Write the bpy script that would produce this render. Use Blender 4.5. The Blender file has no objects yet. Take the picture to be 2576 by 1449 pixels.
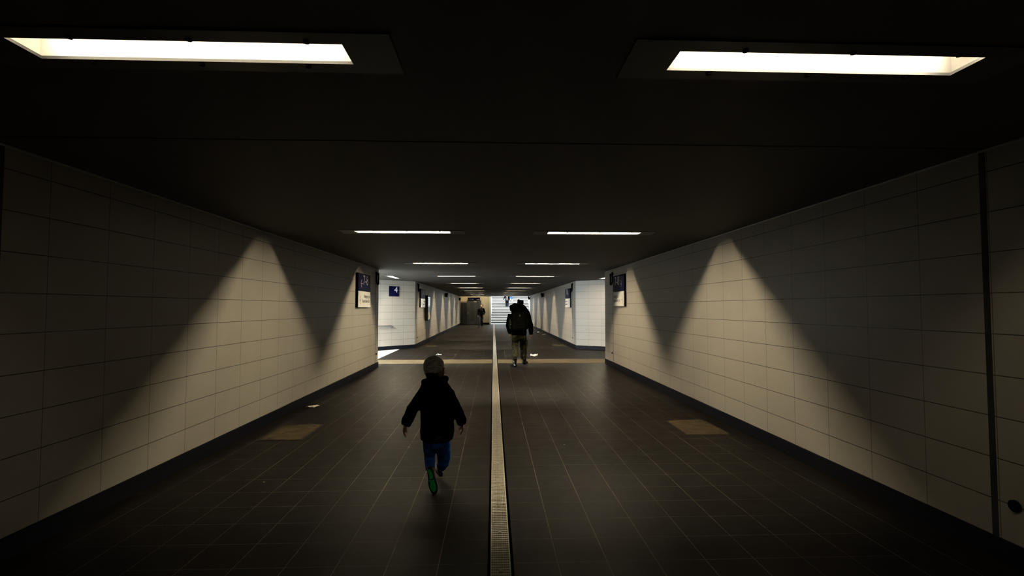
import bpy, bmesh, math, random
from math import sin, cos, tan, pi, radians, atan, hypot
from mathutils import Vector, Matrix, noise
random.seed(7)
SC = bpy.context.scene
COL = SC.collection

# ------------------------------------------------------------------ camera
FPX = 1230.0
cam_d = bpy.data.cameras.new('camera')
cam = bpy.data.objects.new('camera', cam_d)
COL.objects.link(cam)
cam_d.sensor_fit = 'HORIZONTAL'
cam_d.sensor_width = 36.0
cam_d.lens = 36.0 * FPX / 2576.0
cam_d.clip_start = 0.05
cam_d.clip_end = 300
YAW = atan(46.8 / FPX)
PIT = atan(49.5 / hypot(FPX, 46.8))
cam.location = (0, 0, 1.52)
cam.rotation_euler = (pi / 2 + PIT, 0, -YAW)
SC.camera = cam

# ------------------------------------------------------------------ view, world, daylight
SC.view_settings.view_transform = 'Standard'
SC.view_settings.look = 'None'
SC.view_settings.exposure = 0.0
SC.view_settings.gamma = 1.0
SC.view_settings.use_curve_mapping = False
SC.cycles.use_denoising = True
SC.cycles.max_bounces = 8
SC.cycles.diffuse_bounces = 5
SC.cycles.glossy_bounces = 3
SC.cycles.sample_clamp_indirect = 6.0
SC.cycles.use_adaptive_sampling = True
SC.cycles.adaptive_threshold = 0.02
SC.cycles.use_light_tree = True

SKY = 4.0
world = bpy.data.worlds.new('overcast_sky')
SC.world = world
world.use_nodes = True
bg = world.node_tree.nodes['Background']
bg.inputs[0].default_value = (0.86, 0.95, 1.0, 1)
bg.inputs[1].default_value = SKY


def area(name, loc, rot, sx, sy, power, color=(1, 1, 1), portal=False):
    d = bpy.data.lights.new(name, 'AREA')
    d.shape = 'RECTANGLE'
    d.size = sx
    d.size_y = sy
    d.energy = power
    d.color = color
    if portal:
        d.cycles.is_portal = True
    o = bpy.data.objects.new(name, d)
    o.location = loc
    o.rotation_euler = rot
    COL.objects.link(o)
    return o


STAIR_OPEN = (-0.2, 3.75, 43.4, 57.0, 4.3)     # sky opening above the far stairs
LEFT_OPEN = (-10.5, -4.75, 10.2, 16.9, 2.9)    # sky opening in the left side passage
RIGHT_OPEN = (8.2, 11.5, 14.6, 17.2, 2.9)      # and in the right one
area('sky_portal', (1.775, 50.2, 4.32), (0, 0, 0), 3.95, 13.6, 1, portal=True)
area('sky_portal', (-7.65, 13.5, 2.92), (0, 0, 0), 5.7, 6.8, 1, portal=True)
area('sky_portal', (9.85, 15.9, 2.92), (0, 0, 0), 3.3, 2.6, 1, portal=True)
area('daylight', (1.775, 49.2, 5.4), (radians(38), 0, 0), 3.9, 3.0, 1100, (0.86, 0.95, 1.0))
area('daylight', (-6.7, 11.7, 2.75), Vector((0.50, 0.72, -0.45)).to_track_quat('-Z', 'Y').to_euler(), 3.6, 2.0, 2700, (0.88, 0.97, 1.0))
area('daylight', (9.85, 15.9, 3.2), (0, radians(18), 0), 3.0, 2.5, 60, (0.9, 0.96, 1.0))
area('lift_lobby_lamp', (-1.6, 43.6, 3.1), (0, 0, 0), 2.2, 0.25, 34, (1.0, 0.83, 0.5))

# lamp power factors: (left, right) per pair, near to far
TUBE = 1400.0
LAMP_Y = [1.87, 6.33, 10.83, 15.40, 19.95, 24.50, 28.75, 33.0, 37.3, 41.3]
LAMP_F = [(0.02, 0.07), (0.60, 0.88), (1.1, 1.1), (0.9, 0.9), (1.2, 1.0), (1.2, 1.0), (1.2, 1.0), (1.2, 1.0), (1.1, 0.9), (1.0, 0.8)]
LAMP_COL = (1.0, 0.84, 0.57)
LX, RX = -1.165, 1.312
HL, HW = 0.615, 0.08

# ------------------------------------------------------------------ helpers


def V(*a):
    return Vector(a)


def box(bm, x0, x1, y0, y1, z0, z1):
    vs = [bm.verts.new((x, y, z)) for x in (x0, x1) for y in (y0, y1) for z in (z0, z1)]
    for f in ((0, 1, 3, 2), (4, 6, 7, 5), (0, 4, 5, 1), (2, 3, 7, 6), (0, 2, 6, 4), (1, 5, 7, 3)):
        bm.faces.new([vs[i] for i in f])


def prism(bm, poly, M, thick):
    """polygon (x, z) in a local frame, extruded along +y of the frame by thick, placed by matrix M"""
    a = [bm.verts.new(M @ Vector((p[0], 0, p[1]))) for p in poly]
    b = [bm.verts.new(M @ Vector((p[0], thick, p[1]))) for p in poly]
    n = len(poly)
    bm.faces.new(a)
    bm.faces.new(list(reversed(b)))
    for i in range(n):
        j = (i + 1) % n
        bm.faces.new((a[i], b[i], b[j], a[j]))


def tube(bm, pts, r, seg=10, close=False):
    tubes(bm, pts, [(r, r)] * len(pts), seg=seg, cap=0.0)


def tubes(bm, pts, rads, ref=None, seg=14, cap=0.5):
    pts = [Vector(p) for p in pts]
    rings = []
    n = len(pts)
    prev = None
    for i, p in enumerate(pts):
        t = (pts[min(i + 1, n - 1)] - pts[max(i - 1, 0)]).normalized()
        r0 = Vector(ref) if ref is not None else (prev if prev is not None else (Vector((1, 0, 0)) if abs(t.x) < 0.8 else Vector((0, 1, 0))))
        a = r0 - t * r0.dot(t)
        if a.length < 1e-4:
            a = t.orthogonal()
        a.normalize()
        prev = a
        b = t.cross(a)
        ra, rb = rads[i] if not isinstance(rads[i], (int, float)) else (rads[i], rads[i])
        rings.append([bm.verts.new(p + a * (ra * cos(2 * pi * k / seg)) + b * (rb * sin(2 * pi * k / seg))) for k in range(seg)])
    for i in range(n - 1):
        for k in range(seg):
            j = (k + 1) % seg
            bm.faces.new((rings[i][k], rings[i][j], rings[i + 1][j], rings[i + 1][k]))
    for idx, sgn in ((0, -1), (n - 1, 1)):
        t = (pts[min(idx + 1, n - 1)] - pts[max(idx - 1, 0)]).normalized()
        rr = rads[idx] if isinstance(rads[idx], (int, float)) else min(rads[idx])
        c = bm.verts.new(pts[idx] + t * (sgn * cap * rr))
        for k in range(seg):
            j = (k + 1) % seg
            if sgn < 0:
                bm.faces.new((rings[idx][j], rings[idx][k], c))
            else:
                bm.faces.new((rings[idx][k], rings[idx][j], c))


def rings_loft(bm, rings, seg=24, power=2.0):
    """horizontal rings (cx, cy, z, half width, half depth), closed at both ends"""
    rr = []
    for cx, cy, z, a, b in rings:
        ring = []
        for k in range(seg):
            th = 2 * pi * k / seg
            c, s = cos(th), sin(th)
            ring.append(bm.verts.new((cx + a * math.copysign(abs(c) ** (2 / power), c), cy + b * math.copysign(abs(s) ** (2 / power), s), z)))
        rr.append(ring)
    for i in range(len(rr) - 1):
        for k in range(seg):
            j = (k + 1) % seg
            bm.faces.new((rr[i][k], rr[i][j], rr[i + 1][j], rr[i + 1][k]))
    bm.faces.new(list(reversed(rr[0])))
    bm.faces.new(rr[-1])


def ell(bm, c, r, M=None):
    m = Matrix.Translation(Vector(c))
    if M is not None:
        m = m @ M.to_4x4()
    m = m @ Matrix.Diagonal((r[0], r[1], r[2], 1))
    bmesh.ops.create_uvsphere(bm, u_segments=16, v_segments=10, radius=1.0, matrix=m)


def cyl(bm, c, r, h, axis='Z', seg=16, r2=None):
    m = Matrix.Translation(Vector(c))
    if axis == 'X':
        m = m @ Matrix.Rotation(pi / 2, 4, 'Y')
    elif axis == 'Y':
        m = m @ Matrix.Rotation(pi / 2, 4, 'X')
    bmesh.ops.create_cone(bm, cap_ends=True, segments=seg, radius1=r, radius2=r if r2 is None else r2, depth=h, matrix=m)


def mk(name, bm, mat, parent=None, smooth=False, bevel=0.0):
    bmesh.ops.recalc_face_normals(bm, faces=bm.faces)
    me = bpy.data.meshes.new(name)
    bm.to_mesh(me)
    bm.free()
    if mat is not None:
        me.materials.append(mat)
    o = bpy.data.objects.new(name, me)
    COL.objects.link(o)
    if parent is not None:
        o.parent = parent
    if smooth:
        for p in me.polygons:
            p.use_smooth = True
    if bevel:
        b = o.modifiers.new('bevel', 'BEVEL')
        b.width = bevel
        b.segments = 2
        b.limit_method = 'ANGLE'
    return o


def blob(name, bm, mat, parent, voxel=0.006, smooth=4, folds=0.0, fscale=9.0, stretch=(1, 1, 1)):
    """fuse overlapping closed pieces into one continuous skin"""
    bmesh.ops.recalc_face_normals(bm, faces=bm.faces)
    me = bpy.data.meshes.new('tmp')
    bm.to_mesh(me)
    bm.free()
    t = bpy.data.objects.new('tmp', me)
    COL.objects.link(t)
    r = t.modifiers.new('r', 'REMESH')
    r.mode = 'VOXEL'
    r.voxel_size = voxel
    if smooth:
        s = t.modifiers.new('s', 'SMOOTH')
        s.factor = 0.5
        s.iterations = smooth
    dg = bpy.context.evaluated_depsgraph_get()
    dg.update()
    out = bpy.data.meshes.new_from_object(t.evaluated_get(dg))
    out.name = name
    bpy.data.objects.remove(t)
    bpy.data.meshes.remove(me)
    if folds:
        nr = [v.normal.copy() for v in out.vertices]
        for v, n in zip(out.vertices, nr):
            p = Vector((v.co.x * stretch[0], v.co.y * stretch[1], v.co.z * stretch[2])) * fscale
            v.co += n * (folds * (noise.noise(p) + 0.5 * noise.noise(p * 2.3)))
    out.materials.clear()
    out.materials.append(mat)
    for p in out.polygons:
        p.use_smooth = True
    o = bpy.data.objects.new(name, out)
    COL.objects.link(o)
    if parent is not None:
        o.parent = parent
    return o


def tag(o, label, cat, group=None, kind=None):
    if label:
        o['label'] = label
    if cat:
        o['category'] = cat
    if group:
        o['group'] = group
    if kind:
        o['kind'] = kind
    return o


def thing(name, loc, label, cat, group=None, rz=0.0):
    o = bpy.data.objects.new(name, None)
    o.empty_display_size = 0.1
    o.location = loc
    o.rotation_euler = (0, 0, rz)
    COL.objects.link(o)
    return tag(o, label, cat, group)


def struct(o):
    o['kind'] = 'structure'
    return o


def copy_tree(o, parent=None):
    c = o.copy()
    COL.objects.link(c)
    if parent is not None:
        c.parent = parent
    for ch in [x for x in COL.objects if x.parent == o]:
        copy_tree(ch, c)
    return c


# ------------------------------------------------------------------ materials


class NT:
    def __init__(s, name):
        s.m = bpy.data.materials.new(name)
        s.m.use_nodes = True
        s.t = s.m.node_tree
        s.b = s.t.nodes['Principled BSDF']

    def n(s, typ, **kw):
        nd = s.t.nodes.new(typ)
        for k, v in kw.items():
            setattr(nd, k, v)
        return nd

    def link(s, a, b):
        s.t.links.new(a, b)

    def setin(s, sock, v):
        if hasattr(v, 'node'):
            s.t.links.new(v, sock)
        else:
            sock.default_value = v

    def math(s, op, a, b=0.0, c=None):
        nd = s.n('ShaderNodeMath', operation=op)
        s.setin(nd.inputs[0], a)
        s.setin(nd.inputs[1], b)
        if c is not None:
            s.setin(nd.inputs[2], c)
        return nd.outputs[0]

    def mix(s, fac, a, b):
        nd = s.n('ShaderNodeMix', data_type='RGBA')
        s.setin(nd.inputs[0], fac)
        s.setin(nd.inputs[6], a)
        s.setin(nd.inputs[7], b)
        return nd.outputs[2]

    def noise(s, vec, scale, detail=3.0, rough=0.5):
        nd = s.n('ShaderNodeTexNoise')
        nd.inputs['Scale'].default_value = scale
        nd.inputs['Detail'].default_value = detail
        nd.inputs['Roughness'].default_value = rough
        if vec is not None:
            s.link(vec, nd.inputs['Vector'])
        return nd.outputs['Fac']

    def ramp(s, fac, lo, hi, a=0.0, b=1.0):
        nd = s.n('ShaderNodeMapRange')
        nd.clamp = True
        s.setin(nd.inputs[0], fac)
        for i, v in enumerate((lo, hi, a, b)):
            nd.inputs[1 + i].default_value = v
        return nd.outputs[0]

    def bump(s, h, strength, dist=0.01):
        nd = s.n('ShaderNodeBump')
        nd.inputs['Strength'].default_value = strength
        nd.inputs['Distance'].default_value = dist
        s.link(h, nd.inputs['Height'])
        s.link(nd.outputs[0], s.b.inputs['Normal'])

    def line(s, coord, period, off, hw):
        """1 on a band of half width hw at off + k * period"""
        d = s.math('PINGPONG', s.math('SUBTRACT', coord, off), period / 2)
        return s.math('LESS_THAN', d, hw)


def rgb(*c):
    return (c[0], c[1], c[2], 1.0)


def plain(name, col, rough=0.6, metal=0.0, var=0.12, scale=14.0, bump=0.0, bscale=200.0, spec=0.5, coord='Object'):
    m = NT(name)
    tc = m.n('ShaderNodeTexCoord').outputs[coord]
    f = m.noise(tc, scale, 4)
    c = m.mix(f, rgb(*[v * (1 - var) for v in col]), rgb(*[v * (1 + var) for v in col]))
    m.link(c, m.b.inputs['Base Color'])
    m.b.inputs['Roughness'].default_value = rough
    m.b.inputs['Metallic'].default_value = metal
    m.b.inputs['Specular IOR Level'].default_value = spec
    if bump:
        m.bump(m.noise(tc, bscale, 3), bump, 0.003)
    return m.m


def emit(name, col, strength):
    m = NT(name)
    m.b.inputs['Base Color'].default_value = rgb(0.8, 0.8, 0.8)
    m.b.inputs['Emission Color'].default_value = rgb(*col)
    m.b.inputs['Emission Strength'].default_value = strength
    return m.m


def wall_tile(name, col, u0=0.0, base=True):
    """large ceramic slabs 0.5 x 0.25 m with dark joints; local x runs along the wall, z up"""
    m = NT(name)
    tc = m.n('ShaderNodeTexCoord').outputs['Object']
    sp = m.n('ShaderNodeSeparateXYZ')
    m.link(tc, sp.inputs[0])
    u, w = sp.outputs[0], sp.outputs[2]
    lv = m.line(u, 0.5, u0, 0.0026)
    lh = m.line(w, 0.25, 0.11, 0.0031)
    ln = m.math('MAXIMUM', m.math('MULTIPLY', lv, 0.8), lh)
    cell = m.n('ShaderNodeCombineXYZ')
    m.link(m.math('FLOOR', m.math('DIVIDE', m.math('SUBTRACT', u, u0), 0.5)), cell.inputs[0])
    m.link(m.math('FLOOR', m.math('DIVIDE', m.math('SUBTRACT', w, 0.11), 0.25)), cell.inputs[1])
    wn = m.n('ShaderNodeTexWhiteNoise')
    m.link(cell.outputs[0], wn.inputs['Vector'])
    f = m.noise(tc, 2.2, 5, 0.6)
    g = m.noise(tc, 60, 2)
    c = m.mix(f, rgb(*[v * 0.9 for v in col]), rgb(*[v * 1.08 for v in col]))
    c = m.mix(m.math('MULTIPLY', wn.outputs['Value'], 0.10), c, rgb(col[0] * 0.8, col[1] * 0.76, col[2] * 0.68))
    c = m.mix(m.math('MULTIPLY', g, 0.10), c, rgb(*[v * 0.7 for v in col]))
    # scuffs: few thin dark scratches
    sc = m.noise(tc, 11, 6, 0.75)
    c = m.mix(m.math('MULTIPLY', m.math('GREATER_THAN', sc, 0.74), 0.35), c, rgb(0.16, 0.14, 0.11))
    c = m.mix(ln, c, rgb(0.022, 0.020, 0.016))
    m.link(c, m.b.inputs['Base Color'])
    m.b.inputs['Roughness'].default_value = 0.42
    m.b.inputs['Specular IOR Level'].default_value = 0.35
    m.bump(m.math('SUBTRACT', m.math('MULTIPLY', g, 0.05), ln), 0.25, 0.004)
    return m.m


def floor_tile(name, x0, col=(0.0034, 0.0027, 0.0023), grout=(0.14, 0.122, 0.088)):
    m = NT(name)
    pos = m.n('ShaderNodeNewGeometry').outputs['Position']
    sp = m.n('ShaderNodeSeparateXYZ')
    m.link(pos, sp.inputs[0])
    x, y = sp.outputs[0], sp.outputs[1]
    lx = m.line(x, 0.299, x0, 0.0026)
    ly = m.line(y, 0.300, 0.272, 0.0022)
    brk = m.math('MULTIPLY', m.ramp(m.noise(pos, 1.3, 3), 0.38, 0.58, 0.25, 1.0), m.ramp(m.noise(pos, 35, 3), 0.36, 0.5, 0.35, 1.0))
    brk2 = m.math('MULTIPLY', m.ramp(m.noise(pos, 0.9, 3), 0.42, 0.60, 0.0, 0.75), m.ramp(m.noise(pos, 30, 3), 0.40, 0.52, 0.2, 1.0))
    gl = m.math('MAXIMUM', m.math('MULTIPLY', lx, brk), m.math('MULTIPLY', ly, brk2))
    lines = m.math('MAXIMUM', lx, ly)
    cell = m.n('ShaderNodeCombineXYZ')
    m.link(m.math('FLOOR', m.math('DIVIDE', m.math('SUBTRACT', x, x0), 0.299)), cell.inputs[0])
    m.link(m.math('FLOOR', m.math('DIVIDE', m.math('SUBTRACT', y, 0.272), 0.300)), cell.inputs[1])
    wn = m.n('ShaderNodeTexWhiteNoise')
    m.link(cell.outputs[0], wn.inputs['Vector'])
    f = m.noise(pos, 3.0, 6, 0.65)
    c = m.mix(f, rgb(*[v * 0.75 for v in col]), rgb(*[v * 1.3 for v in col]))
    gr = m.noise(pos, 130, 3, 0.7)
    c = m.mix(m.ramp(gr, 0.35, 0.7, 0.0, 0.65), c, rgb(*[v * 2.2 for v in col]))
    c = m.mix(m.ramp(m.noise(pos, 24, 4, 0.7), 0.56, 0.70, 0.0, 0.75), c, rgb(*[v * 0.35 for v in col]))
    c = m.mix(m.math('MULTIPLY', wn.outputs['Value'], 0.5), c, rgb(col[0] * 1.1, col[1] * 0.9, col[2] * 0.85))
    # trodden gum and dirt spots
    vo = m.n('ShaderNodeTexVoronoi')
    vo.inputs['Scale'].default_value = 2.1
    m.link(pos, vo.inputs['Vector'])
    spot = m.math('LESS_THAN', vo.outputs['Distance'], 0.05)
    c = m.mix(m.math('MULTIPLY', spot, 0.7), c, rgb(0.018, 0.015, 0.013))
    vo2 = m.n('ShaderNodeTexVoronoi')
    vo2.inputs['Scale'].default_value = 1.7
    m.link(pos, vo2.inputs['Vector'])
    sp2 = m.math('LESS_THAN', vo2.outputs['Distance'], 0.017)
    c = m.mix(m.math('MULTIPLY', sp2, 0.8), c, rgb(0.35, 0.31, 0.25))
    c = m.mix(lines, c, rgb(0.03, 0.026, 0.022))
    c = m.mix(gl, c, rgb(*grout))
    m.link(c, m.b.inputs['Base Color'])
    rg = m.ramp(m.noise(pos, 5.0, 5, 0.7), 0.3, 0.7, 0.45, 0.52)
    m.link(rg, m.b.inputs['Roughness'])
    m.b.inputs['Specular IOR Level'].default_value = 0.045
    m.bump(m.math('SUBTRACT', m.math('MULTIPLY', m.noise(pos, 90, 3), 0.12), m.math('MULTIPLY', lines, 0.6)), 0.25, 0.004)
    return m.m


def light_stone(name, col, period=0.4):
    m = NT(name)
    pos = m.n('ShaderNodeNewGeometry').outputs['Position']
    sp = m.n('ShaderNodeSeparateXYZ')
    m.link(pos, sp.inputs[0])
    ln = m.math('MAXIMUM', m.line(sp.outputs[0], period, 0.05, 0.003), m.line(sp.outputs[1], period, 0.02, 0.003))
    f = m.noise(pos, 40, 4)
    c = m.mix(f, rgb(*[v * 0.85 for v in col]), rgb(*[v * 1.12 for v in col]))
    c = m.mix(m.math('MULTIPLY', ln, 0.6), c, rgb(*[v * 0.45 for v in col]))
    m.link(c, m.b.inputs['Base Color'])
    m.b.inputs['Roughness'].default_value = 0.7
    m.b.inputs['Specular IOR Level'].default_value = 0.08
    return m.m


def camo(name):
    m = NT(name)
    tc = m.n('ShaderNodeTexCoord').outputs['Object']
    a = m.noise(tc, 9.0, 2)
    b = m.noise(tc, 13.0, 2)
    d = m.noise(tc, 17.0, 2)
    c = m.mix(m.math('GREATER_THAN', a, 0.52), rgb(0.020, 0.019, 0.009), rgb(0.006, 0.0065, 0.0035))
    c = m.mix(m.math('GREATER_THAN', b, 0.58), c, rgb(0.042, 0.034, 0.010))
    c = m.mix(m.math('GREATER_THAN', d, 0.56), c, rgb(0.003, 0.003, 0.0025))
    m.link(c, m.b.inputs['Base Color'])
    m.b.inputs['Roughness'].default_value = 0.9
    m.b.inputs['Specular IOR Level'].default_value = 0.15
    return m.m


def knit(name):
    m = NT(name)
    tc = m.n('ShaderNodeTexCoord').outputs['Object']
    mp = m.n('ShaderNodeMapping')
    mp.inputs['Scale'].default_value = (18, 18, 90)
    mp.inputs['Rotation'].default_value = (0, radians(-22), 0)
    m.link(tc, mp.inputs[0])
    f = m.noise(mp.outputs[0], 1.6, 4, 0.7)
    c = m.mix(m.ramp(f, 0.42, 0.66), rgb(0.30, 0.29, 0.27), rgb(0.85, 0.83, 0.79))
    m.link(c, m.b.inputs['Base Color'])
    m.b.inputs['Roughness'].default_value = 0.95
    m.b.inputs['Specular IOR Level'].default_value = 0.1
    m.bump(f, 0.5, 0.006)
    return m.m


def rusty(name):
    m = NT(name)
    pos = m.n('ShaderNodeNewGeometry').outputs['Position']
    f = m.noise(pos, 6, 7, 0.72)
    g = m.noise(pos, 21, 5, 0.7)
    c = m.mix(m.ramp(f, 0.35, 0.65), rgb(0.008, 0.005, 0.0025), rgb(0.058, 0.042, 0.018))
    c = m.mix(m.ramp(g, 0.55, 0.75, 0, 0.8), c, rgb(0.011, 0.008, 0.005))
    m.link(c, m.b.inputs['Base Color'])
    m.b.inputs['Roughness'].default_value = 0.65
    m.b.inputs['Specular IOR Level'].default_value = 0.12
    m.bump(g, 0.4, 0.004)
    return m.m


def display_image(name):
    """backlit timetable and picture: white rows above, dark middle, orange and red patch below"""
    m = NT(name)
    tc = m.n('ShaderNodeTexCoord').outputs['Object']
    sp = m.n('ShaderNodeSeparateXYZ')
    m.link(tc, sp.inputs[0])
    y, z = sp.outputs[1], sp.outputs[2]
    rows = m.math('LESS_THAN', m.math('PINGPONG', z, 0.045), 0.03)
    top = m.math('GREATER_THAN', z, 0.08)
    f = m.noise(tc, 6, 3)
    low = m.math('MULTIPLY', m.math('LESS_THAN', z, -0.18), m.math('GREATER_THAN', f, 0.47))
    c = m.mix(m.math('MULTIPLY', rows, top), rgb(0.010, 0.012, 0.016), rgb(0.62, 0.72, 0.78))
    c = m.mix(low, c, m.mix(m.math('GREATER_THAN', m.noise(tc, 12, 2), 0.5), rgb(0.75, 0.30, 0.06), rgb(0.14, 0.20, 0.10)))
    m.link(c, m.b.inputs['Emission Color'])
    m.b.inputs['Emission Strength'].default_value = 0.9
    m.b.inputs['Base Color'].default_value = rgb(0.02, 0.02, 0.02)
    m.b.inputs['Roughness'].default_value = 0.2
    return m.m


TILE = (0.25, 0.234, 0.204)
M_WALL = wall_tile('beige_wall_tile', TILE, 0.0)
M_CEIL = plain('painted_ceiling', (0.044, 0.040, 0.034), 0.7, var=0.10, scale=1.5, bump=0.05, bscale=60)
M_FL = floor_tile('dark_floor_tile_west', -0.322)
M_FR = floor_tile('dark_floor_tile_east', 0.386)
M_STRIP = light_stone('sand_floor_strip', (0.085, 0.064, 0.034), 0.3)
M_PALE = light_stone('pale_granite_floor', (0.40, 0.395, 0.375))
M_LAND = light_stone('grey_granite_floor', (0.17, 0.17, 0.165))
M_SKIRT = plain('blue_black_skirting_tile', (0.0034, 0.0038, 0.0066), 0.5, var=0.25, scale=3, spec=0.07)
M_JOINT = plain('black_joint', (0.006, 0.006, 0.006), 0.8)
M_WHITE = plain('white_paint', (0.72, 0.72, 0.69), 0.5, var=0.05)
M_CREAM = plain('cream_render', (0.55, 0.47, 0.32), 0.7, var=0.06, scale=5)
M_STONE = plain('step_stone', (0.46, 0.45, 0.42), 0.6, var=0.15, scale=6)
M_STONED = plain('shaded_riser_stone', (0.04, 0.038, 0.034), 0.7, var=0.2, scale=6)  # same stone as the treads, shade of the risers put into its colour
M_GALV = plain('galvanised_steel', (0.62, 0.58, 0.50), 0.36, 0.8, var=0.3, scale=25)
M_STEEL = plain('brushed_steel', (0.42, 0.41, 0.39), 0.35, 0.9, var=0.1, scale=20)
M_DMET = plain('dark_metal', (0.035, 0.036, 0.036), 0.45, 0.3, var=0.15, scale=6)
M_LIFT = plain('grey_lift_paint', (0.075, 0.077, 0.075), 0.42, 0.2, var=0.12, scale=4)
M_GLASSD = plain('dark_door_glass', (0.05, 0.056, 0.058), 0.12, 0.0, var=0.1, scale=2)
M_BLACK = plain('black_plastic', (0.004, 0.004, 0.004), 0.7, spec=0.06)
M_NAVY = plain('navy_enamel', (0.0018, 0.0022, 0.016), 0.4, var=0.04, spec=0.03)
M_SIGNW = plain('white_enamel', (0.50, 0.49, 0.45), 0.22, var=0.04)
M_INKW = plain('white_lettering', (0.38, 0.38, 0.38), 0.4, var=0.02)
M_INKB = plain('black_lettering', (0.01, 0.01, 0.01), 0.4, var=0.02)
M_FRAME = plain('grey_lamp_frame', (0.055, 0.057, 0.06), 0.45, 0.2, var=0.06)
M_REFL = plain('lamp_reflector', (0.04, 0.039, 0.037), 0.6, 0.0, var=0.03, spec=0.2)
M_REFLW = [plain('brightened_lamp_reflector', (v, v * 0.98, v * 0.95), 0.6, 0.0, var=0.03) for v in (0.52, 0.17)]  # nearest troughs coloured paler so their dimmed lamps still look white
M_RUST = rusty('rusty_steel')
M_PAPER = plain('paper', (0.50, 0.47, 0.42), 0.8, var=0.08, scale=30)
M_SKIN = plain('skin', (0.30, 0.155, 0.10), 0.55, var=0.12, scale=30)
M_HAIR = plain('dark_hair', (0.010, 0.007, 0.005), 0.8, var=0.3, scale=90, spec=0.05)
M_JACK = plain('black_jacket_cloth', (0.0022, 0.0022, 0.0026), 0.95, var=0.2, scale=40, spec=0.0)
M_SWEAT = plain('black_pullover_cloth', (0.0025, 0.0024, 0.0025), 0.95, var=0.2, scale=40, spec=0.0)
M_PACK = plain('black_pack_cloth', (0.0018, 0.002, 0.0016), 0.95, var=0.2, scale=25, spec=0.0)
M_BLUE = plain('blue_trouser_cloth', (0.004, 0.075, 0.34), 0.85, var=0.2, scale=20, spec=0.1)
M_JEANS = plain('dark_denim', (0.016, 0.019, 0.026), 0.9, var=0.25, scale=30, spec=0.1)
M_BJEANS = plain('blue_denim', (0.03, 0.09, 0.24), 0.9, var=0.2, scale=30, spec=0.1)
M_GREEN = plain('green_rubber', (0.006, 0.42, 0.09), 0.6, var=0.15, scale=40)
M_SHOE = plain('black_shoe_leather', (0.010, 0.010, 0.010), 0.45, var=0.2, scale=40)
M_BOOT = plain('black_polished_leather', (0.002, 0.0022, 0.0035), 0.5, var=0.2, scale=40, spec=0.1)
M_SOCK = plain('pale_sock', (0.45, 0.40, 0.36), 0.9)
M_CAMO = camo('flecked_camouflage_cloth')
M_KNIT = knit('grey_knit')
M_SCARF = plain('pale_scarf', (0.6, 0.57, 0.5), 0.9)
M_SILVER = plain('reflective_thread', (0.14, 0.14, 0.14), 0.5)
M_BAG = plain('white_bag_plastic', (0.8, 0.8, 0.8), 0.6)

# ------------------------------------------------------------------ shell: floor
XD = 0.045           # axis of the drain


def slab(name, x0, x1, y0, y1, z0, z1, mat):
    b = bmesh.new()
    box(b, x0, x1, y0, y1, z0, z1)
    return struct(mk(name, b, mat))


slab('floor', -3.42, XD - 0.078, -6, 44.62, -0.15, 0, M_FL)
slab('floor.001', XD + 0.078, 12.0, -6, 44.62, -0.15, 0, M_FR)
slab('floor.002', -10.9, -3.42, 9.9, 19.5, -0.15, 0, M_PALE)
slab('floor.003', -3.6, 4.2, 44.62, 58, -0.15, 0, M_LAND)
slab('floor.004', XD - 0.078, XD + 0.078, -6, 44.62, -0.20, -0.10, M_JOINT)
slab('trim_1', -3.42, XD - 0.078, 13.42, 14.42, 0.0, 0.004, M_STRIP)
slab('trim_2', XD + 0.078, 5.2, 13.42, 14.42, 0.0, 0.004, M_STRIP)
slab('trim_3', -3.57, -3.42, 13.4, 18.0, 0.0, 0.002, M_STONE)

# ------------------------------------------------------------------ shell: walls


def wall(name, a, b, z0, z1, mat, u0=0.0, thick=0.3, side=1):
    """wall from point a to point b (x, y); local x runs a->b with the joint origin at u0;
    the visible face is local y = 0, the body lies behind it (local +y * side)"""
    a = Vector((a[0], a[1], 0))
    b = Vector((b[0], b[1], 0))
    d = b - a
    L = d.length
    ang = math.atan2(d.y, d.x)
    bm = bmesh.new()
    box(bm, -u0, L - u0, 0 if side > 0 else -thick, thick if side > 0 else 0, z0, z1)
    o = mk(name, bm, mat)
    o.location = a + d.normalized() * u0
    o.rotation_euler = (0, 0, ang)
    return struct(o)


H = 2.5
XL, XR = -2.94, 3.05
# u0 places a vertical joint: left joints at y = 12.335 - k/2, right ones at y = 12.367 - k/2
wall('wall_left', (XL, -6), (XL, 12.64), 0, 2.62, M_WALL, 18.335, side=1)
wall('wall_right', (XR, -6), (XR, 13.27), 0, 2.62, M_WALL, 18.38, side=-1)
wall('wall_left_corner', (XL, 12.64), (-4.6, 10.2), 0, 2.62, M_WALL, 0.1, side=-1)
wall('wall_right_corner', (XR, 13.27), (4.2, 14.4), 0, 2.62, M_WALL, 0.1, side=-1)
wall('wall_left_passage', (-4.6, 10.2), (-10.7, 10.2), 0, 2.9, M_WALL, 0.1, side=1)
wall('wall_right_passage', (4.2, 14.4), (12.0, 14.4), 0, 2.9, M_WALL, 0.1, side=-1)
wall('wall_left_chamfer', (-2.955, 18.62), (-4.60, 16.95), 0, 2.62, M_WALL, 0.02, side=-1)
wall('wall_right_chamfer', (XR, 18.05), (4.15, 17.22), 0, 2.62, M_WALL, 0.02, side=1)
wall('wall_left_passage_far', (-4.60, 16.95), (-10.7, 16.95), 0, 2.9, M_WALL, 0.1, side=-1)
wall('wall_right_passage_far', (4.15, 17.22), (12.0, 17.22), 0, 2.9, M_WALL, 0.1, side=1)
wall('wall_left_end', (-10.6, 10.0), (-10.6, 17.3), 0, 2.9, M_WHITE, side=1)
wall('wall_right_end', (12.0, 14.0), (12.0, 17.6), 0, 2.9, M_WHITE, side=-1)
wall('wall_left_far', (-2.955, 18.62), (-2.955, 44.6), 0, 3.3, M_WALL, 0.49, side=1)
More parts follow.
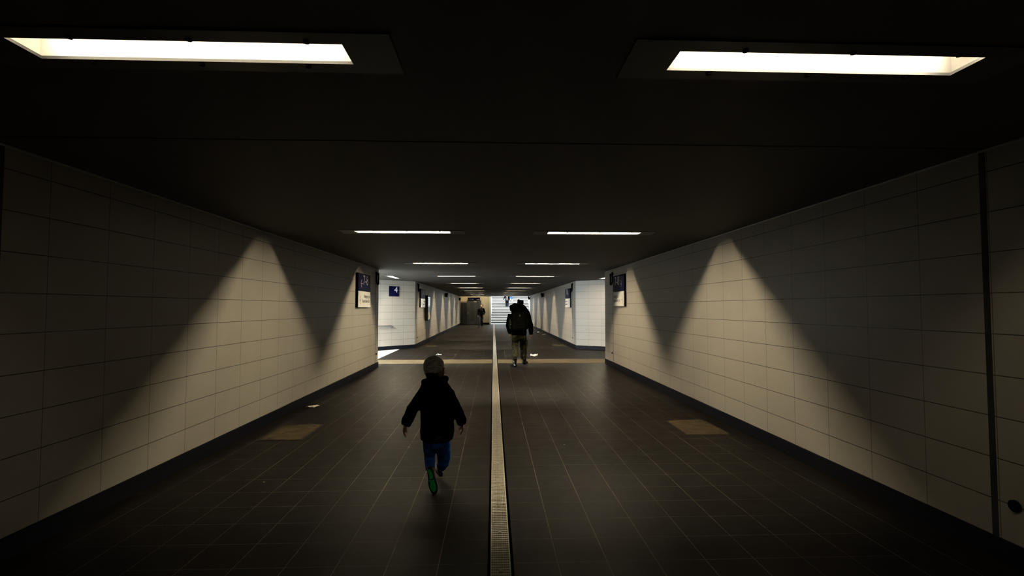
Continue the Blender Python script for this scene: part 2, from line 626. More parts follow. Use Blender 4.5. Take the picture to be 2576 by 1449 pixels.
wall('wall_right_far', (XR, 18.05), (XR, 41.0), 0, 2.62, M_WALL, 0.76, side=-1)
wall('wall_right_return', (3.75, 41.0), (3.75, 58.0), 0, 5.5, M_WHITE, side=-1)
wall('wall_right_jamb', (XR + 0.3, 40.7), (3.75, 40.7), 0, 2.62, M_WHITE, side=1)
wall('wall_back', (-3.3, -6), (3.4, -6), 0, 2.62, M_WALL, side=-1)
wall('wall_lift', (-3.3, 44.6), (-0.36, 44.6), 0, 3.3, M_CREAM, side=1)
slab('wall_stair_left', -0.36, -0.215, 44.5, 58, 0, 5.5, M_WHITE)
slab('wall_stair_back', -0.3, 3.9, 58, 58.3, 0, 4.3, M_WHITE)
slab('wall_lintel', -3.3, 4.1, 42.80, 42.95, 2.5, 4.3, M_WHITE)
slab('wall_lobby_side', -0.36, -0.215, 42.95, 44.5, 3.2, 5.5, M_WHITE)


# skirting
def skirt(name, a, b, side):
    a = Vector((a[0], a[1], 0))
    b = Vector((b[0], b[1], 0))
    d = b - a
    bm = bmesh.new()
    box(bm, 0, d.length, -0.012 * side, 0.004 * side, 0, 0.133)
    box(bm, 0, d.length, -0.004 * side, 0.004 * side, 0.133, 0.139)
    o = mk(name, bm, M_SKIRT)
    o.location = a
    o.rotation_euler = (0, 0, math.atan2(d.y, d.x))
    struct(o)


skirt('baseboard_left', (XL, -6), (XL, 12.65), 1)
skirt('baseboard_right', (XR, -6), (XR, 13.28), -1)
skirt('baseboard_left_chamfer', (-2.95, 18.63), (-4.60, 16.95), -1)
skirt('baseboard_right_chamfer', (XR, 18.06), (4.15, 17.22), 1)
skirt('baseboard_left_passage', (-4.6, 16.95), (-10.6, 16.95), -1)
skirt('baseboard_right_passage', (4.15, 17.22), (12.0, 17.22), 1)
skirt('baseboard_left_far', (-2.955, 18.62), (-2.955, 44.6), 1)
skirt('baseboard_right_far', (XR, 18.05), (XR, 41.0), -1)
slab('baseboard_lift', -1.1, -0.36, 44.585, 44.6, 0, 0.16, M_BLACK)

# wide expansion joints in the wall cladding
for n, (x, y) in enumerate(((XR, 2.91), (XR, 12.375), (XL, 12.335), (XL, 3.0), (-2.955, 19.02), (XR, 18.83))):
    s = -1 if x > 0 else 1
    hw = 0.019 if y < 5 else 0.007
    slab('trim_%d' % (n + 4), min(x, x + s * 0.0025), max(x, x + s * 0.0025), y - hw, y + hw, 0.13, 2.5, M_JOINT)
# pale angle closing the wall head under the ceiling
for n, (x, y0, y1) in enumerate(((XL, -6, 12.64), (XR, -6, 13.27), (-2.955, 18.7, 42.8), (XR, 18.1, 41.0))):
    s = -1 if x > 0 else 1
    slab('trim_%d' % (n + 10), min(x, x + s * 0.012), max(x, x + s * 0.012), y0, y1, H - 0.012, H - 0.001, M_STEEL)

# ------------------------------------------------------------------ shell: ceiling with openings for the lamps
LAMPS = []            # (x, y, rz, factor, label)
for i, (y, (fl, fr)) in enumerate(zip(LAMP_Y, LAMP_F)):
    LAMPS.append((LX, y, 0, fl, i, 'left'))
    LAMPS.append((RX, y, 0, fr, i, 'right'))
LAMPS.append((-3.25, 16.02, pi / 2, 0.8, 0, 'side left'))
LAMPS.append((3.73, 16.02, pi / 2, 0.8, 0, 'side right'))


def holes():
    for x, y, rz, f, i, s in LAMPS:
        a, b = (HL + 0.008, HW + 0.008) if rz == 0 else (HW + 0.008, HL + 0.008)
        yield (x - a, x + a, y - b, y + b)


def ceiling(name, x0, x1, y0, y1, z, mat=None):
    hs = [h for h in holes() if h[0] > x0 and h[1] < x1 and h[2] > y0 and h[3] < y1]
    xs = sorted({x0, x1} | {h[0] for h in hs} | {h[1] for h in hs})
    ys = sorted({y0, y1} | {h[2] for h in hs} | {h[3] for h in hs})
    bm = bmesh.new()
    vs = {}

    def v(i, j, k):
        if (i, j, k) not in vs:
            vs[(i, j, k)] = bm.verts.new((xs[i], ys[j], z + 0.05 * k))
        return vs[(i, j, k)]

    def inside(i, j):
        cx, cy = (xs[i] + xs[i + 1]) / 2, (ys[j] + ys[j + 1]) / 2
        return any(h[0] < cx < h[1] and h[2] < cy < h[3] for h in hs)
    for i in range(len(xs) - 1):
        for j in range(len(ys) - 1):
            if inside(i, j):
                continue
            bm.faces.new((v(i, j, 0), v(i, j + 1, 0), v(i + 1, j + 1, 0), v(i + 1, j, 0)))
            bm.faces.new((v(i, j, 1), v(i + 1, j, 1), v(i + 1, j + 1, 1), v(i, j + 1, 1)))
    # side faces round the rim and the openings
    bm.edges.ensure_lookup_table()
    for e in [e for e in bm.edges if len(e.link_faces) == 1 and abs(e.verts[0].co.z - z) < 1e-6]:
        ks = [k for k, w in vs.items() if w in e.verts]
        a, b = ks
        bm.faces.new((vs[a], vs[b], v(b[0], b[1], 1), v(a[0], a[1], 1)))
    return struct(mk(name, bm, mat or M_CEIL))


ceiling('ceiling', XL - 0.05, XR + 0.05, -6, 2.862, H)
ceiling('ceiling.001', XL - 0.05, XR + 0.05, 2.878, 12.83, H)
ceiling('ceiling.002', -4.75, 8.2, 12.84, 18.7, H + 0.012)
ceiling('ceiling.003', XL - 0.05, XR + 0.75, 18.7, 42.8, H + 0.012)
slab('ceiling.004', -3.3, 3.4, 2.80, 2.92, H + 0.012, H + 0.06, M_JOINT)
slab('ceiling.005', -3.3, -0.215, 42.95, 44.9, 3.2, 3.35, M_WHITE)
slab('ceiling.006', -4.75, 8.3, -6.3, 42.9, 2.72, 2.9, M_CEIL)

# ------------------------------------------------------------------ ceiling lamps
ORD = ['nearest', 'second', 'third', 'fourth', 'fifth', 'sixth', 'seventh', 'eighth', 'ninth', 'tenth']
TUBE_M = {}


def tube_mat(f):
    if f not in TUBE_M:
        TUBE_M[f] = emit('glowing_tube_%d' % round(f * 100), LAMP_COL, TUBE * f)
    return TUBE_M[f]


def lamp_label(i, s):
    if s == 'side left':
        return 'short-looking ceiling lamp over the left side passage, turned across the others'
    if s == 'side right':
        return 'ceiling lamp over the right side passage, only its tip showing past the wall'
    if i == 0:
        return 'large bright recessed ceiling lamp at the top %s, nearest of the %s row' % (s, s)
    return 'bright recessed strip lamp, %s from the front in the %s ceiling row' % (ORD[i], s)


def build_lamp():
    t = thing('ceiling_light', (0, 0, 0), None, None)
    z = 0.0
    # frame: flat plate round the opening, just under the ceiling
    b = bmesh.new()
    FL_, FW_ = 0.79, 0.148
    for x0, x1, y0, y1 in ((-FL_, -HL, -FW_, FW_), (HL, FL_, -FW_, FW_), (-HL, HL, HW, FW_), (-HL, HL, -FW_, -HW)):
        box(b, x0, x1, y0, y1, -0.006, 0.0)
    mk('frame', b, M_FRAME, t)
    # inner rim holding the cover
    b = bmesh.new()
    for x0, x1, y0, y1 in ((-HL, -HL + 0.012, -HW, HW), (HL - 0.012, HL, -HW, HW), (-HL, HL, HW - 0.006, HW), (-HL, HL, -HW, -HW + 0.006)):
        box(b, x0, x1, y0, y1, -0.006, 0.006)
    mk('cover_rim', b, M_FRAME, t)
    # reflector trough
    b = bmesh.new()
    d = 0.098
    box(b, -HL - 0.004, -HL, -HW, HW, 0.0, d)
    box(b, HL, HL + 0.004, -HW, HW, 0.0, d)
    box(b, -HL, HL, HW, HW + 0.004, 0.0, d)
    box(b, -HL, HL, -HW - 0.004, -HW, 0.0, d)
    box(b, -HL - 0.004, HL + 0.004, -HW - 0.004, HW + 0.004, d, d + 0.004)
    mk('reflector', b, M_REFL, t)
    # tube with end caps
    b = bmesh.new()
    cyl(b, (0, 0, 0.068), 0.013, 1.15, 'X', 8)
    tb = mk('tube', b, None, t)
    for s in (-1, 1):
        b = bmesh.new()
        cyl(b, (s * 0.586, 0, 0.068), 0.014, 0.022, 'X', 10)
        mk('tube_cap', b, M_STEEL, tb)
    for x, y in ((-0.42, 0.092), (0.0, 0.092), (0.42, 0.092), (-0.36, -0.092), (0.06, -0.092), (0.48, -0.092)):
        b = bmesh.new()
        cyl(b, (x, y, -0.009), 0.011, 0.008, 'Z', 12, 0.011)
        mk('screw', b, M_BLACK, t)
    return t


proto = build_lamp()
for n, (x, y, rz, f, i, s) in enumerate(LAMPS):
    o = proto if n == 0 else copy_tree(proto)
    o.location = (x, y, H if y < 12.83 else H + 0.012)
    o.rotation_euler = (0, 0, rz)
    tag(o, lamp_label(i, s), 'ceiling lamp', 'recessed ceiling lamps')
    for ch in [c for c in COL.objects if c.parent == o and c.name.startswith('tube')]:
        ch.data = ch.data.copy()
        ch.data.materials.clear()
        ch.data.materials.append(tube_mat(f))
    if i >= 4:          # the farther fittings have a deeper trough
        for ch in [c for c in COL.objects if c.parent == o and c.name.startswith(('tube', 'reflector'))]:
            if ch.name.startswith('tube'):
                ch.location.z += 0.028
            else:
                ch.scale.z = 1.33
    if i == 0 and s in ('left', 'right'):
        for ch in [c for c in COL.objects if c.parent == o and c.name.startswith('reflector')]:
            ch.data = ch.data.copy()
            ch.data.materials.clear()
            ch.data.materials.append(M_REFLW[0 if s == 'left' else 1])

# ------------------------------------------------------------------ drain channel
t = thing('drain_channel', (XD, 0, 0), 'long slotted steel drain running down the middle of the tunnel floor', 'drain')
b = bmesh.new()
for s in (-1, 1):
    box(b, s * 0.056 - 0.004, s * 0.056 + 0.004, 1.2, 44.6, -0.06, 0.001)
mk('edge_rail', b, M_GALV, t)
b = bmesh.new()
y = 1.2
while y < 44.55:
    box(b, -0.052, 0.052, y, y + 0.012, -0.02, -0.001)
    y += 0.0285 if y < 16 else 0.055
for x in (-0.043, -0.030, -0.017, 0.017, 0.030, 0.043):
    box(b, x - 0.0016, x + 0.0016, 1.2, 44.55, -0.022, -0.0035)
mk('grating', b, M_GALV, t)
y = 2.88
for k in range(24):
    b = bmesh.new()
    box(b, -0.011, 0.011, y, y + 0.03, -0.012, 0.0015)
    mk('locking_clip', b, M_STEEL, t, bevel=0.002)
    y += 0.49

# ------------------------------------------------------------------ access covers in the floor


def cover(x0, x1, y0, y1, label):
    t = thing('floor_cover', ((x0 + x1) / 2, (y0 + y1) / 2, 0), label, 'access cover', 'rusty access covers along the walls')
    w, d = (x1 - x0) / 2, (y1 - y0) / 2
    b = bmesh.new()
    n = 14
    # slightly ragged steel plate
    pts = []
    for i in range(n):
        pts.append((-w + 2 * w * i / n + random.uniform(-.004, .004), -d + random.uniform(-.008, .006)))
    for i in range(n):
        pts.append((w + random.uniform(-.006, .006), -d + 2 * d * i / n))
    for i in range(n):
        pts.append((w - 2 * w * i / n, d + random.uniform(-.008, .008)))
    for i in range(n):
        pts.append((-w + random.uniform(-.006, .006), d - 2 * d * i / n))
    M = Matrix(((1, 0, 0, 0), (0, 0, 1, 0), (0, -1, 0, 0.006), (0, 0, 0, 1)))
    prism(b, pts, M, 0.012)
    mk('cover_plate', b, M_RUST, t)
    b = bmesh.new()
    g = 0.014
    for a0, a1, c0, c1 in ((-w - g, w + g, -d - g, -d), (-w - g, w + g, d, d + g), (-w - g, -w, -d, d), (w, w + g, -d, d)):
        box(b, a0, a1, c0, c1, 0, 0.002)
    mk('cover_rim', b, M_JOINT, t)
    for s in (-1, 1):
        b = bmesh.new()
        cyl(b, (s * w * 0.72, s * d * 0.78, 0.0068), 0.016, 0.002, 'Z', 12)
        mk('lifting_hole', b, M_JOINT, t)


cover(-2.67, -2.22, 5.78, 6.50, 'large rusty rectangular steel floor cover by the left wall, near the child')
cover(2.33, 2.83, 5.82, 6.57, 'large rusty rectangular steel floor cover by the right wall')
cover(-2.72, -2.25, 19.3, 20.05, 'distant ochre steel floor cover by the far left wall corner')
cover(2.40, 2.86, 19.3, 20.08, 'distant ochre steel floor cover by the far right wall corner')

# ------------------------------------------------------------------ litter


def paper(name, x, y, r, label, cat, seed, lift=0.012, sx=1.0, group=None):
    random.seed(seed)
    b = bmesh.new()
    n = 9
    g = [[None] * n for _ in range(n)]
    for i in range(n):
        for j in range(n):
            u, w = i / (n - 1) * 2 - 1, j / (n - 1) * 2 - 1
            k = 1 - 0.25 * (abs(u) ** 3 + abs(w) ** 3) * random.random()
            h = 0.003 + lift * abs(noise.noise(Vector((u * 1.3 + seed, w * 1.3, seed * 1.7)))) * 2
            g[i][j] = b.verts.new((u * r * sx * k + w * r * 0.2, w * r * k, h))
    for i in range(n - 1):
        for j in range(n - 1):
            b.faces.new((g[i][j], g[i + 1][j], g[i + 1][j + 1], g[i][j + 1]))
    o = mk(name, b, M_PAPER, smooth=True)
    s = o.modifiers.new('s', 'SOLIDIFY')
    s.thickness = 0.0015
    o.location = (x, y, 0.001)
    return tag(o, label, cat, group)


paper('paper_scrap', -2.76, 7.67, 0.085, 'cream folded paper scrap on the floor by the left wall', 'litter', 3, 0.02)
paper('paper_scrap', 1.27, 15.35, 0.13, 'white crumpled tissue on the floor right of the walking backpacker', 'litter', 5, 0.05)
paper('paper_scrap', -1.74, 15.8, 0.085, 'white scrap on the floor just behind the top of the knitted hat', 'litter', 9, 0.03)
paper('paper_scrap', 2.80, 30.1, 0.10, 'small pale scrap far along the right wall, the farther of two', 'litter', 11, 0.03)
paper('paper_scrap', 2.86, 27.6, 0.10, 'small pale scrap far along the right wall, the nearer of two', 'litter', 14, 0.03)

# ------------------------------------------------------------------ signs


def text_mesh(body, size, mat, parent, M, align='LEFT', ext=0.0008, sx=1.0, name='lettering'):
    cu = bpy.data.curves.new('t', 'FONT')
    cu.body = body
    cu.size = size
    cu.extrude = ext
    cu.align_x = align
    cu.space_line = 0.95
    ob = bpy.data.objects.new('t', cu)
    COL.objects.link(ob)
    dg = bpy.context.evaluated_depsgraph_get()
    dg.update()
    me = bpy.data.meshes.new_from_object(ob.evaluated_get(dg))
    bpy.data.objects.remove(ob)
    me.transform(M @ Matrix.Diagonal((sx, 1, 1, 1)))
    me.name = name
    me.materials.clear()
    me.materials.append(mat)
    o = bpy.data.objects.new(name, me)
    COL.objects.link(o)
    o.parent = parent
    return o


def stroke(bm, pts, w, th=0.0016):
    """flat stroke in local x-y plane, thickness th upwards"""
    pts = [Vector((p[0], p[1], 0)) for p in pts]
    L, R = [], []
    for i, p in enumerate(pts):
        t = (pts[min(i + 1, len(pts) - 1)] - pts[max(i - 1, 0)]).normalized()
        nrm = Vector((-t.y, t.x, 0)) * (w / 2)
        L.append(p + nrm)
        R.append(p - nrm)
    vl = [[bm.verts.new(q + Vector((0, 0, z))) for q in side] for z in (0, th) for side in (L, R)]
    for i in range(len(pts) - 1):
        for a, c in ((2, 3), (0, 1)):
            bm.faces.new((vl[a][i], vl[a][i + 1], vl[c][i + 1], vl[c][i]))
        for a, c in ((0, 2), (1, 3)):
            bm.faces.new((vl[a][i], vl[a][i + 1], vl[c][i + 1], vl[c][i]))
    for i in (0, -1):
        bm.faces.new((vl[0][i], vl[1][i], vl[3][i], vl[2][i]))


def arrow(name, parent, M, mat, s=1.0, d=-1, w=0.02):
    """arrow with a long curved head; d = -1 points left, +1 right; s = head height"""
    b = bmesh.new()
    head = []
    for k in range(9):
        a = -1 + 2 * k / 8
        head.append((d * (0.30 * s * (1 - abs(a) ** 1.35) - 0.15 * s), a * 0.5 * s))
    stroke(b, head, w)
    stroke(b, [(d * 0.12 * s, 0), (-d * 0.62 * s, 0)], w * 1.1)
    me = bmesh.ops.transform(b, matrix=M, verts=b.verts)
    return mk(name, b, mat, parent)


def sign_panel(name, o, rz, W, Hh, depth, face_mat, label, cat, lines, adir, group=None):
    """wall box, local x along the face (reading direction), local z up, front at local y = -depth"""
    t = thing(name, o, label, cat, group, rz)
    b = bmesh.new()
    box(b, -W / 2, W / 2, -depth + 0.006, 0.0, -Hh / 2, Hh / 2)
    mk('casing', b, M_BLACK, t)
    b = bmesh.new()
    box(b, -W / 2 + 0.004, W / 2 - 0.004, -depth, -depth + 0.006, -Hh / 2 + 0.006, Hh / 2 - 0.006)
    mk('face_panel', b, face_mat, t)
    return t


FACE = Matrix.Rotation(pi / 2, 4, 'X')       # text plane x-y -> x-z, facing -y


def FM(x, z, depth):
    return Matrix.Translation((x, -depth - 0.0005, z)) @ FACE


SIGNS = (
    # side, x, y centre, depth, blue centre z, white centre z, where
    ('left', XL, 11.05, 0.06, 'on the near left wall by the passage corner', True),
    ('right', XR, 11.62, 0.055, 'on the near right wall by the passage corner', True),
    ('left', -2.955, 20.30, 0.06, 'on the far left wall beside the lit display case', False),
    ('right', XR, 19.68, 0.055, 'on the far right wall past the side passage', False),
)
for side, x, y, dep, where, near in SIGNS:
    rz = -pi / 2 if side == 'right' else pi / 2
    d = 1 if side == 'right' else -1
    W = 1.02 if near else 1.26
    zb, zw = (2.078, 1.706) if side == 'left' else (2.11, 1.73)
    if not near:
        zb, zw = 2.095, 1.71
    hb = 0.385
    t = sign_panel('platform_sign', (x, y, zb), rz, W, hb, dep, M_NAVY, 'blue sign reading 7-8, ' + where, 'sign', None, d, 'blue platform signs')
    if d < 0:
        arrow('arrow', t, FM(-0.27, -0.03, dep), M_INKW, 0.17, -1, 0.016)
        text_mesh('7-8', 0.30, M_INKW, t, FM(-0.13, -0.045, dep), 'LEFT', sx=1.1)
    else:
        text_mesh('7-8', 0.30, M_INKW, t, FM(-0.36, -0.045, dep), 'LEFT', sx=1.1)
        arrow('arrow', t, FM(0.27, -0.03, dep), M_INKW, 0.17, 1, 0.016)
    t = sign_panel('exit_sign', (x, y, zw), rz, W, 0.36, dep, M_SIGNW, 'white exit street sign, black text, ' + where, 'sign', None, d, 'white exit signs')
    if d < 0:
        arrow('arrow', t, FM(-0.36, -0.02, dep), M_INKB, 0.18, -1, 0.016)
        text_mesh('Ausgang zur\nBayreuther Str.', 0.115, M_INKB, t, FM(W / 2 - 0.04, 0.035, dep), 'RIGHT', sx=0.9)
    else:
        text_mesh('Ausgang zur\nBayreuther Str.', 0.115, M_INKB, t, FM(-W / 2 + 0.04, 0.035, dep), 'LEFT', sx=0.9)
        arrow('arrow', t, FM(0.36, -0.02, dep), M_INKB, 0.18, 1, 0.016)

# square sign "4" on the left chamfer
cd = Vector((-4.60 + 2.955, 16.95 - 18.62, 0)).normalized()          # along the chamfer, leftwards
cn = Vector((cd.y, -cd.x, 0))                                        # out of the wall
if cn.y > 0:
    cn = -cn
p4 = Vector((-2.955, 18.62, 0)) + cd * 0.955
t = sign_panel('platform_sign', (p4.x, p4.y, 2.115), math.atan2(-cd.y, -cd.x), 0.41, 0.37, 0.03, M_NAVY,
               'small square dark blue sign with a white 4 on the left side passage wall', 'sign', None, 1, 'blue platform signs')
text_mesh('4', 0.27, M_INKW, t, FM(0.0, -0.035, 0.03), 'LEFT', sx=1.15)

# lit display case on the far left wall
t = thing('display_case', (-2.955, 21.72, 1.50), 'tall dark wall case with a lit timetable picture on the far left wall', 'display case')
b = bmesh.new()
box(b, 0, 0.115, -0.40, 0.40, -0.55, 0.55)
mk('casing', b, M_DMET, t, bevel=0.008)
b = bmesh.new()
box(b, 0.115, 0.119, -0.36, 0.36, -0.50, 0.50)
mk('lit_picture', b, display_image('lit_timetable'), t)
b = bmesh.new()
for a0, a1, c0, c1 in ((-0.40, -0.36, -0.55, 0.55), (0.36, 0.40, -0.55, 0.55), (-0.36, 0.36, 0.50, 0.55), (-0.36, 0.36, -0.55, -0.50)):
    box(b, 0.113, 0.127, a0, a1, c0, c1)
mk('front_frame', b, M_DMET, t)

# ------------------------------------------------------------------ small wall fittings


def cable(x, y, z, label, k=1.0):
    s = 1 if x < 0 else -1
    b = bmesh.new()
    pts = []
    w, h = 0.10 * k, 0.20 * k
    for i in range(15):
        a = i / 14
        if a < 0.38:
            pts.append((x + s * 0.025, y - w, z + h / 2 - h * a / 0.38))
        elif a < 0.62:
            th = (a - 0.38) / 0.24 * pi
            pts.append((x + s * 0.035, y - w * cos(th), z - h / 2 - w * 0.7 * sin(th)))
        else:
            pts.append((x + s * 0.025, y + w, z - h / 2 + (h * 0.9) * (a - 0.62) / 0.38))
    tubes(b, pts, [0.017] * 15, seg=8)
    for e in (pts[0], pts[-1]):
        box(b, min(x, e[0] + s * 0.015), max(x, e[0] + s * 0.015), e[1] - 0.02, e[1] + 0.02, e[2] - 0.01, e[2] + 0.05)
    o = mk('cable_loop', b, M_BLACK, smooth=True)
    return tag(o, label, 'cable', 'black cable loops on the walls')


cable(XL, 12.42, 2.27, 'black hanging cable loop at the corner end of the near left wall')
cable(XR, 12.43, 2.27, 'black hanging cable loop beside the blue sign on the near right wall')
cable(-2.955, 19.25, 2.31, 'black cable loop at the far left wall corner beside the far blue sign')
cable(XR, 18.75, 2.31, 'black cable loop at the far right wall corner beside the far blue sign')


def fitting(x, y, z, label):
    s = 1 if x < 0 else -1
    t = thing('wall_loudspeaker', (x, y, z), label, 'loudspeaker', 'small black wall fittings')
    b = bmesh.new()
    box(b, min(0, s * 0.05), max(0, s * 0.05), -0.05, 0.05, -0.02, 0.08)
    mk('bracket', b, M_BLACK, t)
    b = bmesh.new()
    M = Matrix.Rotation(s * radians(18), 4, 'Y')
    bmesh.ops.create_cone(b, cap_ends=True, segments=14, radius1=0.09, radius2=0.06, depth=0.26, matrix=Matrix.Translation((s * 0.10, 0, -0.04)) @ M)
    mk('housing', b, M_BLACK, t, smooth=False, bevel=0.008)


fitting(-2.955, 30.0, 2.33, 'small black fitting high on the far left wall, middle of the run')
fitting(XR, 29.5, 2.33, 'small black fitting high on the far right wall, middle of the run')
fitting(XR, 40.6, 2.36, 'small black fitting at the far end of the right wall, against the bright stairs')
fitting(-2.955, 41.7, 2.30, 'small black fitting at the far end of the left wall, near the lift')


def plug(x, y, r, label):
    s = 1 if x < 0 else -1
    b = bmesh.new()
    cyl(b, (0, 0, 0), r, 0.014, 'X', 18)
    cyl(b, (s * 0.01, 0, 0), r * 0.7, 0.01, 'X', 18)
    o = mk('wall_plug', b, M_BLACK)
    o.location = (x + s * 0.006, y, 0.362)
    return tag(o, label, 'wall plug', 'black round wall plugs')


plug(XR, 2.87 - 0.12 + 0.04, 0.034, 'black round plug low on the right wall beside the wide dark joint in front')
plug(XL, 12.43, 0.022, 'tiny black round plug low on the near left wall by its end')
plug(XR, 12.47, 0.022, 'tiny black round plug low on the near right wall by its end')
plug(XR, 18.72, 0.022, 'tiny black round plug low on the far right wall corner')
plug(-2.955, 19.14, 0.022, 'tiny black round plug low on the far left wall corner')

# handrail in the left passage
t = thing('handrail', (-4.3, 17.1, 0), 'grey steel handrail end coming out of the left side passage', 'handrail')
q = Vector((-2.955, 18.62, 0)) + cd * 1.05 + cn * 0.09
q2 = Vector((-4.60, 16.95, 0)) + cn * 0.09 + cd * 0.02
b = bmesh.new()
pts = [q + V(0, 0, 0.80) + cn * -0.05, q + V(0, 0, 0.83), q + V(0, 0, 0.865) + cd * 0.05, q2 + V(0, 0, 0.875), V(-5.2, 16.86, 0.875), V(-8.0, 16.86, 0.875)]
pts = [p - t.location for p in pts]
tubes(b, pts, [0.022] * len(pts), seg=12)
mk('rail', b, M_STEEL, t, smooth=True)
for p in (Vector((-4.35, 17.06, 0)), Vector((-5.6, 16.86, 0)), Vector((-7.2, 16.86, 0))):
    b = bmesh.new()
    tubes(b, [p + V(0, 0, 0.87) - t.location, p + V(0, 0, 0.80) - t.location, p + V(-0.06, 0.10, 0.78) - t.location], [0.009] * 3, seg=8)
    mk('rail_bracket', b, M_STEEL, t)

# ------------------------------------------------------------------ lift, cabinet, overhead sign
t = thing('lift', (-1.75, 44.6, 0), 'grey lift with two glazed door leaves at the end of the tunnel', 'lift')
b = bmesh.new()
box(b, -0.64, -0.45, -0.12, 0, 0, 2.19)
box(b, 0.57, 0.64, -0.12, 0, 0, 2.19)
box(b, -0.45, 0.57, -0.12, 0, 2.06, 2.19)
mk('door_frame', b, M_LIFT, t, bevel=0.006)
for s, (x0, x1) in enumerate(((-0.45, 0.055), (0.065, 0.57))):
    b = bmesh.new()
    w = x1 - x0
    for a0, a1, c0, c1 in ((x0, x0 + 0.11, 0, 2.06), (x1 - 0.09, x1, 0, 2.06), (x0 + 0.11, x1 - 0.09, 0, 0.25), (x0 + 0.11, x1 - 0.09, 1.92, 2.06)):
        box(b, a0, a1, -0.07, -0.02, c0, c1)
    dr = mk('door', b, M_LIFT, t, bevel=0.004)
    b = bmesh.new()
    box(b, x0 + 0.105, x1 - 0.085, -0.055, -0.035, 0.24, 1.93)
    mk('pane', b, M_GLASSD, dr)
b = bmesh.new()
box(b, -0.02, 0.22, -0.135, -0.11, 2.02, 2.085)
mk('painted_reflection', b, M_SIGNW, t)  # pale patch painting the light reflected at the top of the door post
b = bmesh.new()
box(b, -0.58, -0.50, -0.135, -0.12, 0.95, 1.15)
mk('call_panel', b, M_STEEL, t)

t = thing('cabinet', (-2.64, 44.59, 0), 'tall dark brown cabinet standing left of the lift', 'cabinet')
b = bmesh.new()
box(b, -0.27, 0.25, -0.5, 0, 0, 1.98)
mk('body', b, M_DMET, t, bevel=0.008)
b = bmesh.new()
box(b, -0.24, 0.22, -0.515, -0.5, 0.06, 1.93)
dr = mk('door', b, M_DMET, t, bevel=0.004)
b = bmesh.new()
box(b, 0.15, 0.18, -0.54, -0.515, 1.0, 1.16)
mk('handle', b, M_BLACK, dr)
b = bmesh.new()
box(b, -0.24, 0.24, -0.5, -0.02, 1.98, 2.10)
mk('top_box', b, plain('dull_pink_metal', (0.30, 0.22, 0.18), 0.5), t)

t = thing('overhead_sign', (-1.77, 44.6, 2.32), 'dark blue direction sign above the lift doors', 'sign')
b = bmesh.new()
box(b, -0.545, 0.545, -0.20, 0, -0.125, 0.125)
mk('casing', b, M_BLACK, t)
b = bmesh.new()
box(b, -0.54, 0.54, -0.205, -0.20, -0.12, 0.12)
mk('face_panel', b, M_NAVY, t)
b = bmesh.new()
for x0, x1, z0, z1 in ((-0.46, -0.43, -0.06, -0.02), (-0.36, -0.30, -0.055, -0.035), (-0.27, -0.22, -0.05, -0.03), (-0.16, -0.12, -0.07, -0.02), (-0.09, -0.05, -0.08, -0.03), (-0.38, -0.36, 0.05, 0.09)):
    box(b, x0, x1, -0.2075, -0.205, z0, z1)
mk('pictogram', b, plain('dim_lettering', (0.2, 0.2, 0.22), 0.5), t)
b = bmesh.new()
box(b, 0.26, 0.45, -0.2075, -0.205, -0.09, -0.055)
box(b, 0.40, 0.46, -0.2075, -0.205, -0.055, -0.035)
mk('lettering', b, M_INKW, t)

# ------------------------------------------------------------------ far stairs
t = thing('staircase', (1.75, 48.45, 0), 'wide pale stone stairs climbing into daylight at the tunnel end', 'stairs')
RISE, GO, NST = 0.16, 0.30, 25
for n in range(1, NST + 1):
    y0 = (n - 1) * GO
    b = bmesh.new()
    box(b, -1.965, 2.0, y0, y0 + GO + 0.25, RISE * n - 0.24 if n > 1 else 0.0, RISE * n - 0.045)
    st = mk('step', b, M_STONED, t)
    b = bmesh.new()
    box(b, -1.965, 2.0, y0 - 0.025, y0 + GO + 0.02, RISE * n - 0.045, RISE * n)
    mk('tread', b, M_STONE, st, bevel=0.006)
b = bmesh.new()
for s in (-1.93, 1.96):
    tubes(b, [(s, -0.2, 0.92), (s, 0.0, 0.95), (s, NST * GO, 0.95 + NST * RISE)], [0.022] * 3, seg=8)
mk('stair_rail', b, M_STEEL, t)

# ------------------------------------------------------------------ people


def frame(f, u):
    f = Vector(f).normalized()
    u = Vector(u)
    u = (u - f * u.dot(f)).normalized()
    r = f.cross(u)
    return Matrix((r, f, u)).transposed()


def hand(b, w, d, n, side, S, curl=24):
    """w wrist, d towards the fingertips, n towards the palm's inside, side = +1/-1 thumb direction"""
    d = Vector(d).normalized()
    n = Vector(n)
    n = (n - d * n.dot(d)).normalized()
    t = d.cross(n).normalized() * side
    R = Matrix((t, d, n)).transposed()
    w = Vector(w)
    ell(b, w + d * 0.048 * S, (0.040 * S, 0.054 * S, 0.016 * S), R)
    ell(b, w + d * 0.025 * S + t * 0.018 * S, (0.022 * S, 0.034 * S, 0.018 * S), R)
    for k, (off, ln) in enumerate(((0.028, 0.070), (0.010, 0.079), (-0.009, 0.073), (-0.027, 0.058))):
        p = w + d * (0.082 - 0.004 * abs(k - 1)) * S + t * off * S
        ang = 0.0
        pts = [p - d * 0.02 * S, p]
        for seg_, fr in enumerate((0.45, 0.31, 0.24)):
            ang += radians(curl + 5 * k)
            dirv = d * cos(ang) + n * sin(ang) + t * (off * 1.5)
            p = p + dirv.normalized() * ln * fr * S
            pts.append(p)
        tubes(b, pts, [0.0098 * S, 0.0095 * S, 0.0088 * S, 0.008 * S, 0.0068 * S], seg=8)
    p = w + d * 0.022 * S + t * 0.026 * S
    q = p + (d * 0.55 + t * 0.75 + n * 0.25).normalized() * 0.036 * S
    r = q + (d * 0.85 + t * 0.35 + n * 0.4).normalized() * 0.030 * S
    tubes(b, [p, q, r], [0.0125 * S, 0.0108 * S, 0.0085 * S], seg=8)


